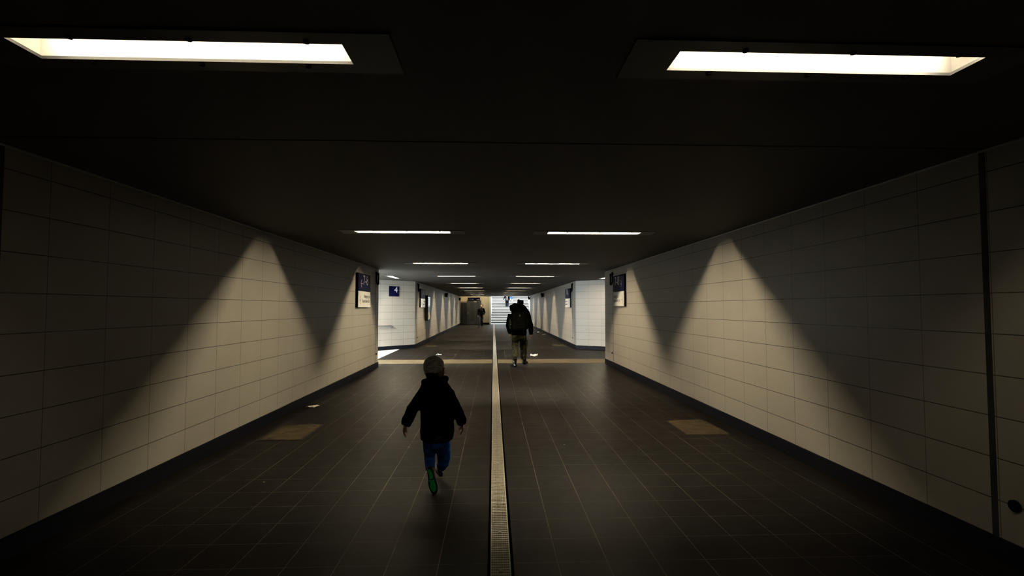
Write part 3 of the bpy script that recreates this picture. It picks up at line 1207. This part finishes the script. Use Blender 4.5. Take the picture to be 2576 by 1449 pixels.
def head(b, c, f, u, k):
    """c centre of the skull, k = 1 for an adult head 0.23 m high; face along f"""
    R = frame(f, u)

    def P(x, y, z):
        return Vector(c) + R @ Vector((x, y, z)) * k
    ell(b, P(0, -0.012, 0.028), (0.076 * k, 0.094 * k, 0.088 * k), R)
    ell(b, P(0, 0.030, -0.030), (0.060 * k, 0.062 * k, 0.080 * k), R)
    ell(b, P(0, 0.062, -0.088), (0.028 * k, 0.022 * k, 0.022 * k), R)
    tubes(b, [P(0, 0.084, 0.010), P(0, 0.096, -0.018), P(0, 0.104, -0.034)], [0.009 * k, 0.011 * k, 0.014 * k], seg=8)
    ell(b, P(0, 0.084, 0.022), (0.050 * k, 0.012 * k, 0.011 * k), R)
    for s in (-1, 1):
        ell(b, P(0.078 * s, -0.006, -0.012), (0.010 * k, 0.020 * k, 0.032 * k), R)
        ell(b, P(0.030 * s, 0.080, 0.000), (0.014 * k, 0.010 * k, 0.009 * k), R)
        ell(b, P(0.036 * s, 0.062, -0.034), (0.022 * k, 0.020 * k, 0.026 * k), R)
    ell(b, P(0, 0.086, -0.058), (0.024 * k, 0.010 * k, 0.007 * k), R)
    ell(b, P(0, 0.083, -0.069), (0.020 * k, 0.010 * k, 0.007 * k), R)


def body(J, S, parent, mat, voxel, hk=None, curl=24):
    """one continuous figure through the joints J (local to parent)"""
    b = bmesh.new()
    lat = (Vector(J['sh'][1]) - Vector(J['sh'][0])).normalized()
    pel, wai, che, nek = [Vector(J[k]) for k in ('pelvis', 'waist', 'chest', 'neck')]
    hk = hk or S
    tubes(b, [pel - V(0, 0, 0.07 * S), pel, wai, che, che.lerp(nek, 0.55), nek],
          [(0.13 * S, 0.09 * S), (0.155 * S, 0.105 * S), (0.13 * S, 0.092 * S), (0.160 * S, 0.112 * S), (0.135 * S, 0.085 * S), (0.062 * S, 0.060 * S)], ref=lat)
    hc = Vector(J['head'])
    tubes(b, [nek - V(0, 0, 0.03 * S), nek, hc - V(0, 0, 0.04 * hk)], [0.066 * S, 0.056 * S, 0.052 * S])
    head(b, hc, J['face'], J.get('up', (0, 0, 1)), hk)
    for i in (0, 1):
        sh, el, wr = [Vector(J[k][i]) for k in ('sh', 'el', 'wr')]
        tubes(b, [sh, sh.lerp(el, 0.4), el, el.lerp(wr, 0.3), wr], [0.056 * S, 0.048 * S, 0.039 * S, 0.040 * S, 0.027 * S])
        hd = Vector(J['hd'][i])
        hand(b, wr, hd, J['hn'][i], J['th'][i], S, curl)
        hp, kn, an, to = [Vector(J[k][i]) for k in ('hip', 'kn', 'an', 'toe')]
        tubes(b, [hp, hp.lerp(kn, 0.45), kn, kn.lerp(an, 0.3), an], [0.080 * S, 0.068 * S, 0.047 * S, 0.048 * S, 0.034 * S])
        fd = (to - an)
        tubes(b, [an, an + fd * 0.3 + V(0, 0, 0.008), an + fd * 0.65 + V(0, 0, 0.012)], [0.030 * S, 0.028 * S, 0.018 * S])
    return blob('body', b, mat, parent, voxel, 3)


def leg_cloth(b, J, S, i, r=(0.10, 0.088, 0.072, 0.074, 0.066), stop=0.97):
    hp, kn, an = [Vector(J[k][i]) for k in ('hip', 'kn', 'an')]
    tubes(b, [hp + V(0, 0, 0.03 * S), hp.lerp(kn, 0.45), kn, kn.lerp(an, 0.45), kn.lerp(an, stop)], [v * S for v in r], cap=0.1)


def sleeve(b, J, S, i, r=(0.078, 0.068, 0.060, 0.056, 0.048), stop=0.98):
    sh, el, wr = [Vector(J[k][i]) for k in ('sh', 'el', 'wr')]
    tubes(b, [sh, sh.lerp(el, 0.45), el, el.lerp(wr, 0.5), el.lerp(wr, stop)], [v * S for v in r], cap=0.15)


def shoe(name, an, toe, S, mat, parent, up=None, voxel=0.005, shaft=0.0, sole=True, wid=0.046):
    """ankle and toe tip; sole lies along the foot's underside"""
    an, toe = Vector(an), Vector(toe)
    f = (toe - an)
    b = bmesh.new()
    f0 = Vector((f.x, f.y, 0)) if up is None else f
    f0.normalize()
    u = Vector((0, 0, 1)) if up is None else Vector(up).normalized()
    lat = f0.cross(u).normalized()
    base = an - u * (0.068 * S)
    L = 0.20 * S
    pts = [base - f0 * 0.055 * S + u * 0.032 * S, base + f0 * 0.02 * S + u * 0.040 * S, base + f0 * 0.10 * S + u * 0.034 * S, base + f0 * 0.165 * S + u * 0.026 * S, base + f0 * 0.205 * S + u * 0.022 * S]
    tubes(b, pts, [(0.034 * S, 0.032 * S), (0.038 * S, 0.042 * S), (wid * S, 0.036 * S), (wid * 0.98 * S, 0.027 * S), (0.030 * S, 0.020 * S)], ref=lat)
    if up is None:
        tubes(b, [base + u * 0.02 * S, an + u * 0.01 * S, an + u * (0.03 + shaft) * S], [0.038 * S, 0.042 * S, 0.050 * S])
    else:
        tubes(b, [base + u * 0.02 * S, an + u * 0.02 * S], [0.038 * S, 0.042 * S])
    o = blob(name, b, mat, parent, voxel, 3)
    # sole plate
    b = bmesh.new()
    outl = []
    for k in range(28):
        th = 2 * pi * k / 28
        yy = -cos(th)
        w_ = (0.041 + 0.012 * max(-0.4, yy)) * (abs(sin(th)) ** 0.75) * (1 - 0.16 * math.exp(-((yy + 0.25) / 0.25) ** 2))
        outl.append((math.copysign(w_, sin(th)) * S, (0.075 + 0.145 * yy) * S))
    M = Matrix.Translation(base) @ Matrix((lat, -u, f0)).transposed().to_4x4()
    prism(b, outl, M, 0.0)
    for f_ in list(b.faces)[2:]:
        pass
    bmesh.ops.delete(b, geom=b.faces[:] + b.verts[:], context='VERTS')
    prism(b, outl, M @ Matrix.Translation((0, -0.016 * S, 0)), 0.016 * S)
    sl = mk('sole', b, M_BLACK, o)
    return o, sl, M


# ---- the child, walking away, right in front -----------------------------------------------------
CH = (-0.48, 4.20, 0.0)
t = thing('person', CH, 'small child in a grey knitted hat, black jacket and blue trousers walking away in front', 'person')


def px(x, y, Y):
    """point of the photograph at distance Y along the tunnel (used once, to read off poses)"""
    d = Vector(((x - 1288) / FPX, 1.0, (724.5 - y) / FPX))
    v = Vector((d.x, 1.0, d.z))
    a, c = PIT, YAW
    v = Vector((v.x, v.y * cos(a) - v.z * sin(a), v.y * sin(a) + v.z * cos(a)))
    v = Vector((v.x * cos(c) + v.y * sin(c), -v.x * sin(c) + v.y * cos(c), v.z))
    k = Y / v.y
    return Vector((v.x * k, Y, 1.52 + v.z * k))


def P(x, y, Y, o):
    return px(x, y, Y) - Vector(o)


def PC(x, y, Y=4.20):
    return P(x, y, Y, CH)


S = 0.64
J = dict(
    pelvis=PC(1099, 1098), waist=PC(1098, 1060), chest=PC(1095, 1005), neck=PC(1093, 962), head=PC(1095, 931, 4.215),
    face=(0.78, 0.62, -0.05), up=(0.05, 0.0, 1.0),
    sh=[PC(1066, 990), PC(1127, 988)],
    el=[PC(1037, 1030, 4.18), PC(1148, 1026, 4.20)],
    wr=[PC(1019, 1071, 4.14), PC(1164, 1066, 4.24)],
    hd=[(-0.18, 0.0, -1), (0.02, 0.08, -1)], hn=[(1, 0.4, 0), (-1, 0.3, 0)], th=[1, -1],
    hip=[PC(1083, 1105), PC(1111, 1105)],
    kn=[PC(1081, 1150, 4.25), PC(1113, 1146, 4.34)],
    an=[PC(1083, 1192, 4.095), PC(1108, 1183, 4.40)],
    toe=[PC(1091, 1230, 4.10), PC(1103, 1196, 4.50)],
)
body(J, S, t, M_SKIN, 0.0032, hk=0.84, curl=16)
# jacket
b = bmesh.new()


def ring(x0, x1, y, dep, Y=4.20):
    a, c = PC(x0, y, Y), PC(x1, y, Y)
    return ((a.x + c.x) / 2, a.y, a.z, (c.x - a.x) / 2, dep)


rings_loft(b, [ring(1066, 1131, 1109, 0.085), ring(1058, 1139, 1103, 0.108), ring(1057, 1143, 1085, 0.112), ring(1058, 1141, 1050, 0.106), ring(1057, 1137, 1015, 0.100),
               ring(1053, 1139, 995, 0.096), ring(1053, 1139, 985, 0.090), ring(1056, 1135, 975, 0.082), ring(1060, 1129, 966, 0.074), ring(1066, 1123, 957, 0.064)], 28, 2.3)
sleeve(b, J, S, 0, (0.085, 0.082, 0.078, 0.072, 0.060), 0.99)
sleeve(b, J, S, 1, (0.082, 0.074, 0.068, 0.070, 0.062), 0.97)
tubes(b, [J['el'][0].lerp(J['wr'][0], 0.5), J['el'][0].lerp(J['wr'][0], 0.92)], [0.05, 0.044], cap=0.2)
tubes(b, [J['el'][1].lerp(J['wr'][1], 0.55), J['el'][1].lerp(J['wr'][1], 0.88)], [0.046, 0.046], cap=0.3)
# thrown-back hood round the neck
hd_c = PC(1094.5, 956.5)
for k in range(20):
    a = 2 * pi * k / 20
    zz = 0.012 * cos(a) - 0.004
    ell(b, hd_c + V(0.082 * cos(a), 0.066 * sin(a), zz), (0.036, 0.032, 0.030))
ell(b, hd_c + V(0.0, -0.075, -0.035), (0.085, 0.035, 0.045))
jk = blob('jacket', b, M_JACK, t, 0.0065, 7, 0.004, 16)
# small zig-zag embroidery on the hem
b = bmesh.new()
zz = [PC(1092.5, 1103.8, 4.08), PC(1096, 1105.4, 4.08), PC(1099, 1104.6, 4.08), PC(1103.5, 1099, 4.08), PC(1106.8, 1102.2, 4.08), PC(1111.5, 1098.6, 4.08)]
tubes(b, zz, [0.0016] * len(zz), seg=6)
zg = mk('embroidery', b, M_SILVER, jk)
# trousers
b = bmesh.new()
tubes(b, [PC(1098, 1090), PC(1098, 1110)], [(0.108, 0.082), (0.106, 0.086)], ref=(1, 0, 0), cap=0.3)
tubes(b, [PC(1098, 1106), PC(1098, 1124)], [(0.098, 0.086), (0.070, 0.070)], ref=(1, 0, 0), cap=0.3)
tubes(b, [PC(1080, 1105), PC(1080, 1130, 4.22), PC(1081, 1150, 4.25), PC(1081, 1165, 4.20), PC(1082, 1180, 4.15)], [0.058, 0.051, 0.046, 0.044, 0.039], cap=0.1)
tubes(b, [PC(1113, 1105), PC(1114, 1128, 4.26), PC(1117, 1148, 4.33), PC(1115, 1164, 4.35), PC(1110, 1176, 4.38)], [0.064, 0.064, 0.060, 0.053, 0.040], cap=0.1)
blob('trousers', b, M_BLUE, t, 0.006, 3, 0.005, 14, (1, 1, 2.2))
# planted forward shoe
shoe('shoe', J['an'][1], J['toe'][1], 0.62, M_SHOE, t, shaft=0.05)
# trailing shoe, heel up, sole turned to the viewer
up0 = Vector((0.03, 1.0, 0.12)).normalized()       # sole -> instep
fdir = (PC(1092, 1236, 4.07) - PC(1079, 1176, 4.04)).normalized()
up0 = (up0 - fdir * up0.dot(fdir)).normalized()
heel = PC(1079, 1175, 4.045)
S2 = 0.80
# the shoe's own frame: heel end of the sole lies 0.070*S2 behind the ankle base
base = heel + fdir * 0.073 * S2
sh, sl, M = shoe('shoe', base + up0 * 0.068 * S2, base + up0 * 0.068 * S2 + fdir, S2, M_SHOE, t, up=up0, wid=0.042)
sh['label'] = 'raised shoe with a green sole'


def inlay(poly, off):
    b = bmesh.new()
    prism(b, [(x * S2, y * S2) for x, y in poly], M @ Matrix.Translation((0, off * S2, 0)), 0.003 * S2)
    o = mk('sole_inlay', b, M_GREEN, sl)
    o['label'] = 'green rubber sole inlay'


oval = [(0.031 * sin(2 * pi * k / 20), 0.140 + 0.058 * -cos(2 * pi * k / 20)) for k in range(20)]
inlay(oval, 0.0)
inlay([(-0.034, 0.066), (-0.016, 0.058), (0.000, 0.070), (0.030, 0.062), (0.024, 0.098), (0.000, 0.104), (-0.020, 0.098)], 0.0005)
inlay([(-0.022, -0.048), (0.004, -0.052), (0.018, -0.012), (0.020, 0.046), (0.000, 0.058), (-0.018, 0.050), (-0.016, 0.000)], 0.001)
# hair at the nape
b = bmesh.new()
ell(b, PC(1088, 938, 4.18), (0.060, 0.066, 0.072))
ell(b, PC(1089, 951, 4.175), (0.050, 0.052, 0.04))
blob('hair', b, M_HAIR, t, 0.006, 2)
# knitted hat
b = bmesh.new()
hR = frame((0.55, 0.83, 0.0), (-0.10, 0, 1))


def hat_ring(x0, x1, y0, y1, dep):
    a, c = PC(x0, y0, 4.205), PC(x1, y1, 4.205)
    return a, c, dep


prev = []
for a, c, dep in (hat_ring(1074.0, 1113.5, 951.5, 929.0, 0.080), hat_ring(1071.5, 1116.0, 946, 923, 0.088), hat_ring(1068.0, 1117.0, 938, 916, 0.094), hat_ring(1065.4, 1115.5, 927, 910, 0.096),
                  hat_ring(1064.8, 1111.0, 915, 903.5, 0.092), hat_ring(1068.0, 1105.0, 907, 899, 0.080), hat_ring(1075.0, 1100.0, 900.5, 896, 0.058), hat_ring(1084.0, 1096.5, 896, 894.6, 0.03)):
    m_ = (a + c) / 2
    lat_ = (c - a) / 2
    prev.append([b.verts.new(m_ + lat_ * cos(2 * pi * k / 26) + V(0, dep * sin(2 * pi * k / 26), 0)) for k in range(26)])
for p_, q_ in zip(prev, prev[1:]):
    for k in range(26):
        n_ = (k + 1) % 26
        b.faces.new((p_[k], p_[n_], q_[n_], q_[k]))
b.faces.new(prev[0])
b.faces.new(prev[-1])
blob('knitted_hat', b, M_KNIT, t, 0.005, 3, 0.002, 30)

# ---- the backpacker ------------------------------------------------------------------------------
SO = (0.68, 12.70, 0.0)


def PS(cx, cy, Y=12.70):
    """crop pixels of the close look (797 x 1449 over 110 x 200 px)"""
    return P(1250 + cx * 0.13802, 740 + cy * 0.13802, Y, SO)


t = thing('person', SO, 'man in dark field cap, black jacket and camouflage trousers walking away with a large rucksack', 'person')
J = dict(
    pelvis=PS(405, 770), waist=PS(400, 660), chest=PS(400, 480), neck=PS(425, 300), head=PS(430, 185, 12.74),
    face=(0.25, 0.95, -0.08), up=(0, 0, 1),
    sh=[PS(258, 372), PS(550, 378)], el=[PS(208, 560, 12.66), PS(610, 560, 12.72)], wr=[PS(240, 715, 12.78), PS(624, 735, 12.78)],
    hd=[(0.05, 0.2, -1), (-0.03, 0.2, -1)], hn=[(1, 0.2, 0), (-1, 0.2, 0)], th=[1, -1],
    hip=[PS(345, 770), PS(470, 770)], kn=[PS(334, 960, 12.74), PS(480, 965, 12.92)],
    an=[PS(325, 1265, 12.40), PS(500, 1215, 13.02)], toe=[PS(292, 1330, 12.56), PS(535, 1270, 13.24)],
)
body(J, 1.0, t, M_SKIN, 0.0055, hk=0.98, curl=32)
b = bmesh.new()


def rs(x0, x1, y, dep, Y=12.70):
    a, c = PS(x0, y, Y), PS(x1, y, Y)
    return ((a.x + c.x) / 2, a.y, a.z, (c.x - a.x) / 2, dep)


rings_loft(b, [rs(262, 540, 745, 0.15), rs(258, 545, 700, 0.16), rs(250, 540, 600, 0.155), rs(248, 540, 500, 0.16), rs(245, 560, 420, 0.155), rs(262, 555, 365, 0.13), rs(330, 520, 310, 0.10), rs(370, 490, 265, 0.085)], 28, 2.4)
sleeve(b, J, 1.0, 0, (0.090, 0.080, 0.072, 0.066, 0.052))
sleeve(b, J, 1.0, 1, (0.092, 0.082, 0.074, 0.066, 0.050))
tubes(b, [PS(562, 372), PS(520, 315), PS(485, 265), PS(455, 225)], [0.075, 0.085, 0.085, 0.07])
blob('jacket', b, M_JACK, t, 0.014, 3, 0.008, 8)
b = bmesh.new()
tubes(b, [PS(405, 690), PS(405, 790)], [(0.195, 0.15), (0.19, 0.15)], ref=(1, 0, 0), cap=0.3)
tubes(b, [PS(405, 780), PS(405, 822)], [(0.17, 0.145), (0.14, 0.125)], ref=(1, 0, 0), cap=0.4)
tubes(b, [PS(340, 780), PS(332, 870, 12.72), PS(333, 960, 12.74), PS(330, 1060, 12.60), PS(330, 1140, 12.50), PS(326, 1172, 12.46)], [0.108, 0.094, 0.088, 0.085, 0.078, 0.060], cap=0.1)
tubes(b, [PS(475, 780), PS(478, 870, 12.84), PS(480, 965, 12.92), PS(485, 1060, 12.96), PS(487, 1150, 13.0), PS(490, 1185, 13.01)], [0.108, 0.098, 0.092, 0.087, 0.080, 0.062], cap=0.1)
tr = blob('trousers', b, M_CAMO, t, 0.012, 3, 0.010, 9, (1, 1, 2))
b = bmesh.new()
q = PS(540, 890, 12.86)
box(b, q.x - 0.02, q.x + 0.028, q.y - 0.09, q.y + 0.07, q.z - 0.13, q.z + 0.09)
mk('cargo_pocket', b, M_CAMO, tr, bevel=0.012)
for i in (0, 1):
    o, sl, M = shoe('boot', J['an'][i], J['toe'][i], 1.25, M_BOOT, t, voxel=0.008, shaft=0.075)
    if i == 0:
        b = bmesh.new()
        for k in range(5):
            q = PS(300 + 5 * k, 1205 + 22 * k, 12.315)
            tubes(b, [q + V(-0.018, 0, 0.006), q + V(0.018, 0.004, -0.006)], [0.0045] * 2, seg=6)
        mk('lace_glint', b, M_SIGNW, o)  # white strokes painting the glints on the laces of the shiny boot
# cap
b = bmesh.new()
cR = frame((0.25, 0.95, 0), (0, 0, 1))
tubes(b, [PS(428, 182, 12.73), PS(428, 160, 12.73), PS(430, 108, 12.73), PS(431, 103, 12.73)], [(0.080, 0.098), (0.084, 0.102), (0.080, 0.097), (0.070, 0.088)], ref=(1, 0, 0), seg=24, cap=0.02)
cp = blob('field_cap', b, M_JACK, t, 0.006, 2)
b = bmesh.new()
ell(b, PS(438, 165, 12.73) + cR @ Vector((0, 0.11, 0.0)), (0.065, 0.055, 0.008), cR)
mk('visor', b, M_JACK, cp, smooth=True)
b = bmesh.new()
ell(b, Vector(J['head']) + V(-0.01, -0.025, 0.01), (0.079, 0.088, 0.085))
blob('hair', b, M_HAIR, t, 0.008, 2)

pk = thing('backpack', (SO[0], SO[1] - 0.26, 0.93), 'large black rucksack on the back of the man in the field cap', 'rucksack')


def PB(cx, cy, Y):
    return PS(cx, cy, Y) + Vector(SO) - Vector(pk.location)


b = bmesh.new()


def rb(x0, x1, y, dep, Y=12.42):
    a, c = PB(x0, y, Y), PB(x1, y, Y)
    return ((a.x + c.x) / 2, a.y, a.z, (c.x - a.x) / 2, dep)


rings_loft(b, [rb(275, 520, 660, 0.10), rb(262, 532, 620, 0.13), rb(258, 535, 500, 0.15), rb(258, 530, 400, 0.145), rb(262, 515, 350, 0.13), rb(275, 490, 320, 0.11)], 28, 3.2)
main = blob('pack_body', b, M_PACK, pk, 0.012, 3, 0.008, 9)
b = bmesh.new()
tubes(b, [PB(262, 290, 12.43), PB(330, 255, 12.43), PB(400, 270, 12.43), PB(480, 305, 12.43)], [(0.095, 0.12), (0.13, 0.14), (0.12, 0.14), (0.07, 0.11)], ref=(0, 1, 0), cap=0.35)
ell(b, PB(325, 235, 12.44), (0.10, 0.11, 0.085))
blob('top_flap', b, M_PACK, pk, 0.012, 3, 0.006, 9)
for x in (250, 545):
    b = bmesh.new()
    q = PB(x, 540, 12.43)
    ell(b, q, (0.045, 0.09, 0.15))
    blob('side_pocket', b, M_CAMO if x < 300 else M_PACK, pk, 0.012, 2, 0.004, 12)
b = bmesh.new()
q = PB(417, 390, 12.265)
box(b, q.x - 0.015, q.x + 0.015, q.y, q.y + 0.012, q.z - 0.022, q.z + 0.022)
mk('emblem', b, M_SILVER, pk)['label'] = 'small pale emblem patch'
b = bmesh.new()
q = PB(253, 550, 12.325)
cyl(b, q, 0.012, 0.01, 'Y', 10)
mk('buckle', b, M_STEEL, pk)
for s in (-1, 1):
    b = bmesh.new()
    x = 330 if s < 0 else 505
    tubes(b, [PB(x, 340, 12.50), PB(x - 10 * s, 318, 12.68), PB(x, 345, 12.84), PB(x + 12 * s, 470, 12.90), PB(x + 25 * s, 600, 12.70), PB(x + 12 * s, 640, 12.52)], [(0.028, 0.008)] * 6, ref=(1, 0, 0), seg=8)
    mk('shoulder_strap', b, M_PACK, pk, smooth=True)


# ---- figures far away ----------------------------------------------------------------------------
def far_person(loc, label, pose, top, legs, shoes, hgt=1.75, voxel=0.011, coat=0.82, hair=0.0, f=-1, group=None):
    """upright walker; f = -1 faces the camera. pose: dict of joint offsets added to the default"""
    S = hgt / 1.75
    t = thing('person', loc, label, 'person', group)

    def A(x, y, z):
        return Vector((x * S, y * f * S, z * S))
    J = dict(pelvis=A(0, 0, 0.95), waist=A(0, 0, 1.10), chest=A(0, 0.01, 1.30), neck=A(0, 0, 1.50), head=A(0, 0.03, 1.635), face=(0, f, -0.05), up=(0, 0, 1),
             sh=[A(-0.175, 0, 1.40), A(0.175, 0, 1.40)], el=[A(-0.25, -0.04, 1.13), A(0.25, -0.04, 1.13)], wr=[A(-0.27, 0.06, 0.90), A(0.27, 0.06, 0.90)],
             hd=[(0, 0.2 * f, -1), (0, 0.2 * f, -1)], hn=[(1, 0, 0), (-1, 0, 0)], th=[1 if f > 0 else -1, -1 if f > 0 else 1],
             hip=[A(-0.095, 0, 0.92), A(0.095, 0, 0.92)], kn=[A(-0.10, 0.08, 0.50), A(0.10, -0.02, 0.50)],
             an=[A(-0.10, 0.14, 0.085), A(0.10, -0.18, 0.10)], toe=[A(-0.12, 0.32, 0.03), A(0.12, 0.0, 0.03)])
    for k, v in pose.items():
        for i, w in v.items():
            J[k][i] = A(*w)
    body(J, S, t, M_SKIN, 0.007, hk=S)
    b = bmesh.new()
    c0 = J['pelvis'].z + (coat - 0.95) * S
    rings_loft(b, [(0, 0, c0, 0.185 * S, 0.13 * S), (0, 0, 1.1 * S, 0.180 * S, 0.125 * S), (0, 0.005 * f, 1.3 * S, 0.195 * S, 0.135 * S), (0, 0, 1.42 * S, 0.185 * S, 0.11 * S), (0, 0, 1.50 * S, 0.09 * S, 0.085 * S)], 24, 2.3)
    sleeve(b, J, S, 0)
    sleeve(b, J, S, 1)
    for q_ in J['sh']:
        ell(b, q_, (0.080 * S, 0.080 * S, 0.080 * S))
    blob('jacket', b, top, t, 0.014, 3, 0.006, 9)
    b = bmesh.new()
    tubes(b, [A(0, 0, 0.86), A(0, 0, 1.0)], [(0.165 * S, 0.115 * S)] * 2, ref=(1, 0, 0), cap=0.3)
    leg_cloth(b, J, S, 0)
    leg_cloth(b, J, S, 1)
    blob('trousers', b, legs, t, voxel, 3, 0.005, 10)
    for i in (0, 1):
        shoe('shoe', J['an'][i], J['toe'][i], 1.1 * S, shoes, t, voxel=0.008, shaft=0.0)
    b = bmesh.new()
    hc = J['head']
    R = frame(J['face'], (0, 0, 1))
    ell(b, hc + R @ Vector((0, -0.022, 0.042)) * S, (0.083 * S, 0.096 * S, 0.088 * S), R)
    if hair:
        ell(b, hc + R @ Vector((0, -0.06, -0.06)) * S, (0.085 * S, 0.05 * S, hair * S), R)
    bmesh.ops.bisect_plane(b, geom=b.verts[:] + b.edges[:] + b.faces[:], plane_co=hc + R @ Vector((0, 0.055, 0.05)) * S, plane_no=(R @ Vector((0, 1, -0.45))).normalized(), clear_outer=True)
    bmesh.ops.holes_fill(b, edges=[e for e in b.edges if e.is_boundary], sides=0)
    blob('hair', b, M_HAIR, t, 0.008, 2)
    return t, J, S


t, J, S = far_person((-0.93, 37.75, 0.0), 'bearded man in black jumper and dark jeans walking towards us in front of the lift',
                     dict(el={0: (-0.26, -0.05, 1.14), 1: (0.27, -0.06, 1.14)}, wr={0: (-0.255, 0.06, 0.90), 1: (0.16, 0.16, 0.95)},
                          kn={0: (-0.13, 0.12, 0.50), 1: (0.06, 0.02, 0.50)}, an={0: (-0.16, 0.16, 0.085), 1: (0.06, -0.25, 0.11)}, toe={0: (-0.20, 0.34, 0.03), 1: (0.08, -0.08, 0.03)}),
                     M_SWEAT, M_JEANS, M_SHOE, 1.76, coat=0.86)
b = bmesh.new()
R = frame(J['face'], (0, 0, 1))
ell(b, J['head'] + R @ Vector((0, 0.045, -0.075)) * S, (0.058 * S, 0.055 * S, 0.045 * S), R)
blob('beard', b, M_HAIR, t, 0.008, 2)

t, J, S = far_person((1.43, 51.22, 1.44), 'woman in a dark coat with a pale scarf coming down the far stairs', dict(
    kn={0: (-0.09, 0.02, 0.50), 1: (0.09, 0.03, 0.50)}, an={0: (-0.09, -0.02, 0.085), 1: (0.09, 0.0, 0.085)}, toe={0: (-0.11, 0.13, 0.03), 1: (0.11, 0.15, 0.03)},
    el={0: (-0.30, -0.02, 1.15), 1: (0.24, -0.03, 1.13)}, wr={0: (-0.37, 0.05, 0.93), 1: (0.27, 0.07, 0.90)}),
    M_JACK, plain('navy_denim', (0.003, 0.0035, 0.010), 0.9, spec=0.0), M_SHOE, 1.70, coat=0.58, hair=0.13)
b = bmesh.new()
tubes(b, [V(-0.02, -0.125, 1.45) * S, V(0.0, -0.150, 1.28) * S, V(-0.005, -0.150, 1.05) * S, V(-0.01, -0.142, 0.88) * S], [(0.06, 0.02), (0.055, 0.018), (0.05, 0.018), (0.04, 0.014)], ref=(1, 0, 0))
tubes(b, [V(-0.09, -0.02, 1.50) * S, V(0, -0.11, 1.47) * S, V(0.09, -0.02, 1.50) * S], [0.035] * 3)
blob('scarf', b, M_SCARF, t, 0.010, 2)

far_person((1.90, 52.72, 2.24), 'person of whom only blue jeans legs show, high on the far stairs', dict(
    kn={0: (-0.10, 0.03, 0.50), 1: (0.10, 0.04, 0.50)}, an={0: (-0.08, 0.02, 0.25), 1: (0.11, 0.0, 0.085)}, toe={0: (-0.08, 0.19, 0.19), 1: (0.12, 0.15, 0.03)}),
    M_SWEAT, M_BJEANS, M_BAG, 1.74, coat=0.86)
far_person((1.10, 53.32, 2.56), 'person of whom only a dark foot shows, topmost on the far stairs', dict(
    kn={0: (-0.10, 0.06, 0.50), 1: (0.10, 0.03, 0.50)}, an={0: (-0.09, 0.02, 0.085), 1: (0.09, 0.0, 0.14)}, toe={0: (-0.10, 0.17, 0.03), 1: (0.10, 0.16, 0.09)}),
    M_SWEAT, M_JEANS, M_SHOE, 1.74, coat=0.86)
